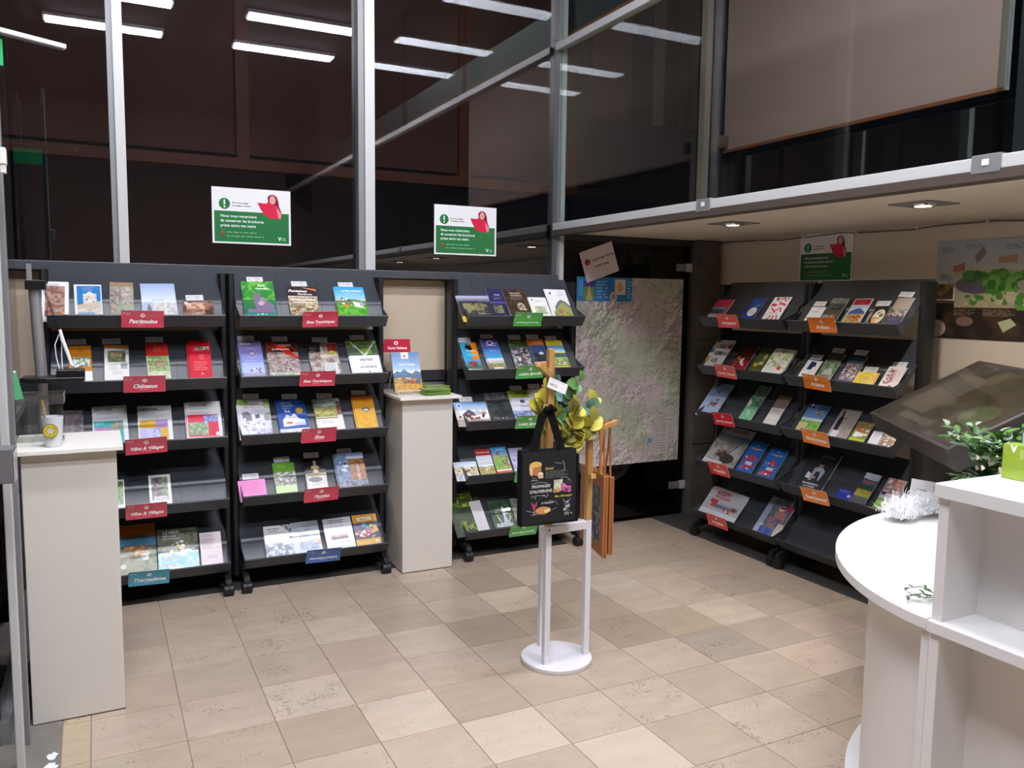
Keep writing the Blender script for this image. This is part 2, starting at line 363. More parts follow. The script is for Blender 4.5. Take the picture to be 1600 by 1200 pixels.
for (cx_, cy_, rr, sd) in ((-.415, -1.10, .016, 1), (-.418, -1.17, .018, 2), (-.45, -1.26, .02, 3)):
    g = random.Random(sd); pts = [(cx_+math.cos(a*PI/7)*rr*(.7+g.random()*.7), cy_+math.sin(a*PI/7)*rr*(1.1+g.random()*.9)) for a in range(14)]
    pm.prism(pts, .001, .002, 'z')
tag(pm.build('paint_spill', mat('white paint', 'e8ecec', .6)), 'white dried paint patches on the grey floor edge at far left', 'paint')

# lower window wall (behind the racks)
wl = MB().box(-.62, 3.9, .60, .70, 0, 1.66).build('wall_back', M_['grey']); struct(wl)
for x0, x1 in ((-.60, .37), (.385, 1.22), (1.275, 1.675), (1.70, 2.42)):
    MB().box(x0, x1, .585, .600, 1.105, 1.65).build('panel', M_['beige'], wl, .002)
    MB().box(x0, x1, .585, .600, .56, 1.035).build('panel', M_['grey'], wl, .002)
    MB().box(x0, x1, .585, .600, .04, .545).build('panel', M_['grey'], wl, .002)
MB().box(-.62, 2.42, .572, .602, 1.045, 1.10).build('rail', M_['dark'], wl, .002)
for x in (-.62, .372, 1.222, 1.676): MB().box(x, x+.026 if x > 1.5 or x < .5 else x+.05, .572, .602, 0, 1.66).build('post', M_['dark'], wl)
struct(MB().box(-.62, 2.42, .50, .62, 1.655, 1.70).build('trim_4', mat('weathered sill', '4e5156', .4, .2, .25, 12), None, .003))
# window frame
wf = empty('window_1'); struct(wf)
for x0, x1 in ((-.142, -.07), (1.125, 1.216), (2.425, 2.47)):
    z0 = 1.69 if x0 < 2 else 0
    MB().box(x0, x0+(x1-x0)*.38, .535, .62, z0, CEIL).build('mullion', M_['alud'], wf)
    MB().box(x0+(x1-x0)*.38, x1, .52, .62, z0, CEIL).build('mullion', M_['alu'], wf)
for x0, x1 in ((-.62, -.142), (-.07, 1.125), (1.216, 2.425)):
    MB().box(x0, x1, .596, .602, 1.70, CEIL).build('pane', G_win, wf)
MB().box(2.47, 3.78, .596, .602, 2.0, CEIL).build('pane', G_win, wf)
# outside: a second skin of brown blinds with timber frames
sk = empty('outer_facade'); tag(sk, 'brown blinds in orange timber frames outside the night window, plus strips imitating reflections', 'facade')
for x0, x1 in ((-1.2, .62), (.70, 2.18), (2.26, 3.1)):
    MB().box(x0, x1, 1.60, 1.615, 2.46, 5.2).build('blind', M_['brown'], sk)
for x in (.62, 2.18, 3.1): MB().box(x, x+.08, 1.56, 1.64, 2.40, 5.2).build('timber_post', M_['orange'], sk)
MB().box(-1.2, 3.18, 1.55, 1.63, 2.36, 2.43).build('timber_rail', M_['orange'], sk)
for x, w_, mt_, z in ((3.02, .34, M_['brown'], 2.86), (3.56, .10, M_['pink'], 2.86), (3.80, .30, M_['brown'], 2.86)): MB().box(x, x+w_, 1.10, 1.115, z, 5.2).build('blind', mt_, sk)  # added strips standing in for the blind mirrored in the glass
# glass door with hinges
dr = empty('door_1'); struct(dr)
MB().box(2.50, 3.53, .575, .583, .03, 1.955).build('pane', G_door, dr)
MB().box(2.47, 3.60, .60, .61, .0, 1.97).build('backing', M_['black'], dr)
for z in (.20, 1.755):
    h = MB().box(3.41, 3.50, .560, .575, z, z+.05).build('hinge', M_['alud'], dr, .002)
    MB().box(3.495, 3.56, .555, .578, z-.004, z+.054).build('knuckle', M_['alu'], h, .002)
struct(MB().box(2.47, 3.6, .572, .60, 1.93, 1.975).build('trim_5', M_['dark']))
# stone column
col = struct(MB().box(3.545, 3.735, .50, .75, 0, 1.968).build('wall_corner', mat('rough grey stone', '4b453f', .9, 0, .35, 9, .4)))
for z0, z1 in ((0, .52), (.525, 1.27), (1.275, 1.966)):
    MB().box(3.542, 3.737, .492, .56, z0+.002, z1).build('stone', mat('grey stone', '5a534b', .9, 0, .4, 11, .5), col, .004)
# right wall, soffit, upper storey
struct(MB().box(3.78, 3.95, -8, .75, 0, 2.0).build('wall_right', M_['wall']))
sf = struct(MB().box(2.47, 3.80, -8, .60, 1.972, 1.998).build('ceiling_soffit', M_['soffit']))
cb = MB(); cp = []
for i in range(40):
    y = .55-i*.12; cp.append((3.772, y, 1.955+.006*math.sin(i*.9)+.003*math.sin(i*2.3)))
cb.tube(cp, .0035, 6); co = tag(cb.build('cable', mat('grey cable', '6a6058', .6)), 'thin grey cable clipped along the top of right wall', 'cable')
for i in range(1, 12): MB().box(3.764, 3.780, .55-i*.40-.006, .55-i*.40+.006, 1.950, 1.968).build('clip', M_['white'], co)
struct(MB().box(2.40, 2.485, -8, .56, 1.952, 1.985).build('trim_6', mat('brown edge strip', '4a3f36', .6)))
rl = struct(MB().box(2.405, 2.455, -8, .56, 1.985, 2.03).build('trim_7', M_['alu'], None, .002))
struct(MB().box(2.405, 2.455, -8, .56, 3.10, 3.145).build('trim_8', M_['alu'], None, .002))
for y in (-.92, -2.34, -3.76): MB().box(2.398, 2.46, y-.05, y+.05, 1.975, 2.036).build('clamp', M_['alud'], rl, .002)
for y in (-2.34, -.92): MB().box(2.396, 2.398, y-.012, y+.012, 2.0, 2.02).build('button', M_['white'], rl)
pg = empty('window_2'); struct(pg)
for a, b_ in ((-.915, .55), (-2.335, -.925), (-3.755, -2.345), (-6, -3.765)):
    for z0, z1 in ((2.03, 3.10), (3.145, CEIL)): MB().box(2.427, 2.435, b_ if b_ < a else a, a if b_ < a else b_, z0, z1).build('pane', G_part, pg)
for y in (-.92, -2.34, -3.76): MB().box(2.436, 2.475, y-.005, y+.005, 2.03, CEIL).build('glass_fin', glassmat('fin glass', 1.7, (.62, .70, .68)), pg)
struct(MB().box(2.50, 2.62, -8, .58, 3.22, 3.42).build('trim_9', M_['dark']))
struct(MB().box(2.50, 2.62, -8, .58, 3.19, 3.22).build('trim_10', M_['orange']))
# upper right window: black glass with a pink blind
w3 = empty('window_3'); struct(w3)
MB().box(3.80, 3.806, -6, .6, 2.0, CEIL).build('pane', G_win, w3)
for a, b_ in ((-1.53, .46), (-3.62, -1.64)):
    bl = MB().box(3.70, 3.706, a, b_, 2.585, CEIL).build('blind', M_['pink'], w3)
    MB().box(3.695, 3.711, a, b_, 2.57, 2.588).build('hem_bar', M_['orange'], w3)
    MB().box(3.692, 3.714, a-.016, a-.004, 2.57, CEIL).build('guide', M_['alu'], w3)
for y in (-1.60, .55, -3.7): MB().box(3.74, 3.80, y-.035, y+.035, 2.0, CEIL).build('frame', M_['dark'], w3)
for y in (.44,): MB().box(3.60, 3.70, y-.03, y+.02, 2.60, 2.68).build('bracket', M_['backw'], w3, .004)
struct(MB().box(3.58, 3.63, .53, .59, 2.0, CEIL).build('trim_11', mat('pink grey frame', 'b09a94', .6)))
# left glass screen and frame, near wall pieces, ceiling, rear
w4 = empty('window_4'); struct(w4)
MB().box(-.575, -.569, -.95, .5, .05, 2.6).build('pane', G_win, w4)
MB().box(-.508, -.485, -.985, -.955, 0, 2.75).build('jamb', M_['alud'], w4, .003)
MB().box(-.60, -.57, .46, .5, 0, 2.6).build('jamb', M_['dark'], w4)
MB().box(-.512, -.488, -1.17, -1.14, 0, 2.9).build('jamb', M_['alu'], w4, .003)
MB().box(-.54, -.50, -1.13, -.985, 1.0, 1.03).build('rail', M_['alud'], w4)
MB().box(-.60, -.545, -.955, .5, 1.0, 1.035).build('rail', M_['alud'], w4)
MB().box(-.595, -.575, -.955, .5, .0, 1.0).build('lower_panel', M_['dark'], w4)
MB().box(-.60, -.545, -.955, .5, 0, .08).build('rail', M_['alud'], w4)
struct(MB().box(-3.0, 3.95, -8, .7, CEIL+.03, CEIL+.1).build('ceiling', M_['ceil']))
struct(MB().box(-3.0, 3.95, -8.1, -8, 0, CEIL+.1).build('wall_front', M_['backw']))
struct(MB().box(-3.1, -3.0, -8, .7, 0, CEIL+.1).build('wall_left', M_['backw']))
struct(MB().box(-3.0, -.62, .60, .7, 0, CEIL+.1).build('wall_far_left', M_['dark']))
for i, (x, y) in enumerate(STRIPS):
    o = empty('strip_light', (x, y, CEIL)); tag(o, 'long white strip light on the ceiling, seen mirrored in the windows', 'ceiling light', 'ceiling strip lights')
    MB().box(-.54, .54, -.115, .115, .0, .03).build('housing', M_['whitemet'], o)
    MB().box(-.52, .52, -.095, .095, -.012, -.002).build('diffuser', M_['tube'], o)

# soffit downlights
for i, (x, y, on) in enumerate(((2.90, -.57, .35), (2.95, -1.70, 1), (2.98, -2.85, .5), (2.98, -4.0, .5))):  # last two are added out of view to brighten right wall and racks
    o = empty('downlight', (x, y, 1.972)); tag(o, ['dim square recessed spotlight in the soffit nearest the back corner', 'bright square recessed spotlight in the soffit above the counter end', 'added third square spotlight in the soffit, unseen, brightening the right wall', 'added fourth square spotlight in the soffit, unseen, brightening the right wall'][i], 'ceiling light', 'soffit spotlights')
    mb = MB(); mb.box(-.10, .10, -.10, .10, -.006, 0); mb.build('plate', M_['alud'], o, .002)
    MB().lathe([(.056, -.012), (.060, -.006), (.05, -.006)], 24).build('ring', M_['chrome'], o, 0, True)
    MB().lathe([(.002, -.013), (.034, -.012), (.036, -.010)], 20).build('bulb', mat('bulb %d' % i, 'ffe9cf', .5, emit=30*on), o, 0, True)
    ld = D.lights.new('spot', 'SPOT'); ld.energy = SPOT_W*on; ld.color = (1, .91, .82); ld.spot_size = math.radians(140); ld.spot_blend = .6; ld.shadow_soft_size = .03
    lo = D.objects.new('spot_beam', ld); C.objects.link(lo); lo.location = (x, y, 1.945); lo.rotation_euler = (0, math.radians(-8), 0)

# ------------------------------------------------------------------ posters
def poster_img():
    c = Can(420, 297, 5, 3)
    c.run('b f4f4f4;r 2.5 42 95 55 2f7a45;e 15.5 29 7 9.8 2f7a45;r 14.6 22 1.8 9 ffffff;e 15.5 34.5 1.1 1.6 ffffff')
    c.run('L 25 28 1.9 444444 Pour_vous_protéger;L 25 33 1.9 444444 et_protéger_les_autres')
    c.run('p 7c1f35 70 14 73 9 78 8 82 12 84 20 85 30 88 40 86 50 78 48 72 30;e 76.5 18 4 8 eba0a0;p dd2c4c 57 24 68 25 72 20 76 28 82 26 84 34 87 44 85 51 74 52 66 46 61 36;p ef8a9a 82 30 88 42 87 52 84 50 82 40')
    c.run('L 10 53 3.6 ffffff Nous_vous_remercions;L 10 61.5 3.6 ffffff de_conserver_les_brochures;L 10 70 3.6 ffffff prises_entre_vos_mains')
    c.run('r 11 77 4 5 9c5a3c;r 11 83 4 4 b02828;m 18 79 40 1 d8f0da 3;m 18 86 58 1 d8f0da 3;T 85 92 5 e8ffe8 V;m 88 87 8 2 e8ffe8 3')
    return c.image('notice print')
PM = print_mat('notice print', poster_img(), .25, .3)
pme = sheet_mesh('notice_poster', .414, .297, .001, PM, M_['paper'])
for i, (loc, rz, la) in enumerate((((.546, .592, 1.823), 0, 'green and white A3 notice on left window pane, larger in view'), ((1.813, .592, 1.809), 0, 'green and white A3 notice on middle window pane, above third rack'),
                               ((3.776, -.42, 1.675), -PI/2, 'dim green and white A3 notice on plaster wall above right racks'))):
    o = put('notice_poster', pme, None, 0, loc); o.rotation_euler = (PI/2, 0, rz); tag(o, la, 'poster', 'protective notice posters')

def relief(h, w_, seed, cell):
    n = vnoise(h, w_, cell, seed, 6); gy, gx = np.gradient(n); return n, np.clip(.5+(gx+gy)*cell*1.6, 0, 1)
c = Can(440, 650, 3, 1)
n1, sh = relief(650, 440, 3, 46); n2 = vnoise(650, 440, 130, 9, 3); n3, s3 = relief(650, 440, 12, 16)
A = np.ones((650, 440, 3))*rgb('d2c7c5'); gmask = np.clip((n2-.52)*9, 0, 1)[..., None]; A = A*(1-gmask*.6)+rgb('b4c2a4')*gmask*.6
amp = np.clip(vnoise(650, 440, 100, 21, 2)*1.7-.45, .1, 1)[..., None]
A *= 1+(sh[..., None]-.5)*.42*amp+(s3[..., None]-.5)*.16*amp; riv = (np.abs(n1-.5) < .006); A[riv] *= .72
riv2 = (np.abs(vnoise(650, 440, 30, 40, 3)-.5) < .008); A[riv2] = A[riv2]*.84
for sd_, cl_ in ((61, 18), (62, 12)): A[np.abs(vnoise(650, 440, cl_, sd_, 2)-.5) < .012] *= .84
g = np.random.default_rng(4)
for _ in range(420): y, x = g.integers(5, 640), g.integers(5, 430); A[y:y+1, x:x+g.integers(3, 9)] *= .72
c.a = np.clip(A, 0, 1)
c.run('r 0 0 50 12.4 2f86c8;r 1.5 2 4 8 4fa0dc;r 6 2 10 10 6f8f60;r 6 2 10 3 5b3f90;p c9b26a 8 12 11 4 14 12;m 18 2 12 6 cfe6ff 1.6;e 33 10 3.2 2.6 e8d8d0;e 33 10 1.8 1.5 c89090;r 34 1 10 8 e4d8cc;p d8a870 36 5 39 2 42 5 39 8;m 46 2 3 6 ffffff 1.6;e 90 27 2.4 2 8fb8cc;e 71 88 2.2 1.6 6c9fc4;r 76 84 14 12 d4ccc8;m 77 85 12 7 999999 1.5;r 88 76 9 13 d4ccc8;m 89 77 7 8 999999 1.5;r 1 96 20 3 d8d0cc')
mo = put('relief_map', sheet_mesh('relief_map', .875, 1.285, .002, print_mat('map print', c.image('map print'), .7), M_['paper']), None, 0, (3.04, .571, .412))
mo.rotation_euler = (PI/2, 0, 0); tag(mo, 'large pale relief map with blue title strip hung on glass door', 'map')
c = Can(130, 100, 3, 3).run('b e6d9dc;e 16 38 8 10 b3243f;T 16 42 3 ffffff v;L 30 42 5.6 3a2e30 CARTE_IGN_TOP_25;L 33 64 5.6 3a2e30 13,40€_l\'unité')
o = put('price_card', sheet_mesh('price_card', .265, .205, .001, print_mat('price card print', c.image('price card print'), .6), M_['paper']), None, 0, (2.80, .560, 1.70))
o.rotation_euler = (PI/2, math.radians(-19), 0); tag(o, 'tilted pinkish price card reading CARTE IGN TOP 25 above the map', 'card')

c = Can(400, 260, 8, 2)
c.run('g 0 0 100 45 a9b6c4 c9c0ae;n 0 30 100 18 c8bca4 b9ae98 9;n 0 34 22 12 7f8ea8 c4bcae 6;h 60 3 5c4638 2;n 0 64 100 36 4a382c 2e2620 9;n 14 30 86 38 c6b99c b2aa8a 7;e 28 45 14 9 6a6478;k 22 34 40 6 40 3 4a8a36 5f9e3c 3b6f2c;k 34 40 60 12 60 3 4f9038 78a850 3b7a30;k 55 42 40 22 60 3 5c9c40 8f8f80 a89a90;k 20 56 70 8 50 2.2 568f40 c8c0a0;n 0 44 13 16 8a6a40 4a3a2c 4;m 3 6 10 5 666666 1.4;m 20 4 14 4 666666 1.4;m 46 6 16 4 666666 1.4;m 72 3 18 4 666666 1.4;p 8a8078 26 16 32 6 34 14 28 24;p b8906a 42 18 54 16 54 24 42 24;p a87868 68 18 72 8 74 22 66 26;p b86a60 12 26 20 22 20 30 12 32;m 14 70 16 5 c8b8a8 1.4;m 34 70 24 5 c8b8a8 1.4;m 62 78 20 4 c8b8a8 1.4;e 22 82 6 5 8a6a60;p b8c098 44 82 52 78 56 84 48 92;k 62 84 12 6 14 1.6 cfc4d0 a898a8;e 2 90 7 9 c8bca8;m 0 86 8 5 8a8070 1.4')
o = put('illustrated_map', sheet_mesh('illustrated_map', .80, .505, .001, print_mat('illustrated map print', c.image('illustrated map print'), .35), M_['paper']), None, 0, (3.775, -1.58, 1.368))
o.rotation_euler = (PI/2, 0, -PI/2); tag(o, 'wide illustrated valley map poster on the right wall, cut by frame', 'poster')

# ------------------------------------------------------------------ brochure racks
LT = [1.445, 1.135, .835, .515, .18]; ANG = math.radians(51); LEN = .36; WID = .775
RX = {'A': (-.045, .20, 0), 'B': (.80, .20, 0), 'C': (2.06, .20, 0), 'D': (3.25, -.21, -PI/2), 'E': (3.25, -1.02, -PI/2)}
RO = {'D': (3.25, -.247, 0), 'E': (3.25, -1.003, 0)}
RLAB = {'A': 'leftmost black brochure rack on casters by the left glass', 'B': 'second black brochure rack from left, beside the slim white pedestal', 'C': 'third black brochure rack, behind the white stand with black bag',
        'D': 'black rack with red signs on right wall, nearest the stone corner', 'E': 'black rack with orange signs on right wall, nearest the counter'}
RNAME = {'A': 'leftmost rack', 'B': 'second rack', 'C': 'third rack', 'D': 'red signed rack', 'E': 'orange signed rack'}
SNAME = ['top shelf', 'second shelf', 'middle shelf', 'fourth shelf', 'bottom shelf']
ca, sa = math.cos(ANG), math.sin(ANG)
def sp(s, n, zb): return (.045+s*ca-n*sa, zb+s*sa+n*ca)     # point on a tray slope (depth, height)
def ledge_mesh():
    mb = MB(); zb = 0; t = .003
    prof = [(0, .055), (.003, .057), (.047, .004), sp(LEN, 0, 0), sp(LEN, -.004, 0), (.042, -.004)]
    mb.prism([(0, .057), (.004, .057), (.048, .002), (.045, -.004), (.040, -.002), (-.002, .052)], -WID/2, WID/2)
    mb.prism([sp(-.004, 0, 0), sp(LEN, 0, 0), sp(LEN, -.004, 0), sp(-.004, -.004, 0)], -WID/2, WID/2)
    for sx in (-1, 1):
        x = sx*WID/2; mb.prism([(0, .052), (.045, -.002), sp(.30, -.002, 0), sp(.30, .014, 0), sp(.05, .03, 0)][:2]+[sp(.14, -.002, 0), sp(.06, .04, 0)], x-.0015, x+.0015)
    return mb.mesh('shelf', M_['tray'])
def panel_mesh():
    pw = WID/7; mb = MB(); prof = [(.006, 0), (.13, 0), (.137, .005), (.146, .009), (.155, .0095), (.164, .009), (.173, .005), (.180, 0), (LEN-.003, 0)]
    top = [sp(s, n+.0035, 0) for s, n in prof]; bot = [sp(s, .0005, 0) for s, n in prof][::-1]
    mb.prism(top+bot, -pw/2+.0006, pw/2-.0006); me = mb.mesh('panel', M_['tray'], True); return me
SHM, PNM = ledge_mesh(), panel_mesh()
def post_mesh():
    a = MB(); pts = []
    for j in range(16):
        t = 2*PI*j/16; pts.append((.019*max(-1, min(1, 1.25*math.cos(t))), .052*max(-1, min(1, 1.15*math.sin(t)))))
    a.prism(pts, .05, 1.655, 'z'); return a.mesh('post', M_['rackpost'], True)
def foot_mesh():
    a = MB(); a.prism([(-.222, .066), (-.214, .088), (-.06, .135), (.09, .135), (.105, .09), (.06, .07), (-.05, .085), (-.16, .06)], -.014, .014); return a.mesh('foot', M_['rackpost'])
def caster_mesh():
    a = MB(); a.prism([(-.018, .040), (-.02, .060), (.0, .072), (.018, .060), (.016, .040)], -.012, .012); return a.mesh('caster', M_['rubber'])
def wheel_mesh():
    a = MB()
    for x0, x1, x2 in ((-.027, -.022, -.0008), (.027, .022, .0008)):
        a.tube([(x0, 0, .030), (x1, 0, .030), (x2, 0, .030)], [.020, .030, .030], 18)
    return a.mesh('wheel', M_['rubber'], True)
POM, FTM, CAM, WHM = post_mesh(), foot_mesh(), caster_mesh(), wheel_mesh()
racks = {}
for k in 'ABCDE':
    x, y, rz = RX[k]; R = empty('brochure_rack', RO.get(k, (x, y, 0)), rz); R.scale = (.93 if k in 'DE' else 1, 1, 1); racks[k] = R; tag(R, RLAB[k], 'brochure rack', 'mobile brochure racks')
    for sx in (-1, 1):
        put('post', POM, R, 0, (sx*(.387 if k in 'DE' else .402), .225, 0)); put('foot', FTM, R, 0, (sx*.377, .225, 0))
        for v in (.02, .315):
            cst = put('caster', CAM, R, 0, (sx*.377, v, 0)); put('wheel', WHM, cst)
    MB().box(-.39, .39, .215, .24, .075, .10).build('crossbar', M_['rackpost'], R)
    for si, lt in enumerate(LT):
        s = put('shelf', SHM, R, 0, (0, 0, lt-.055))
        for p in range(7): put('panel', PNM, s, 0, ((p-3)*WID/7, 0, 0))
        for sx in (-1, 1): MB().box(sx*.3875-.004 if sx > 0 else -.40, .40 if sx > 0 else -.3835, .20, .25, .10, .19).build('bracket', M_['rackpost'], s)

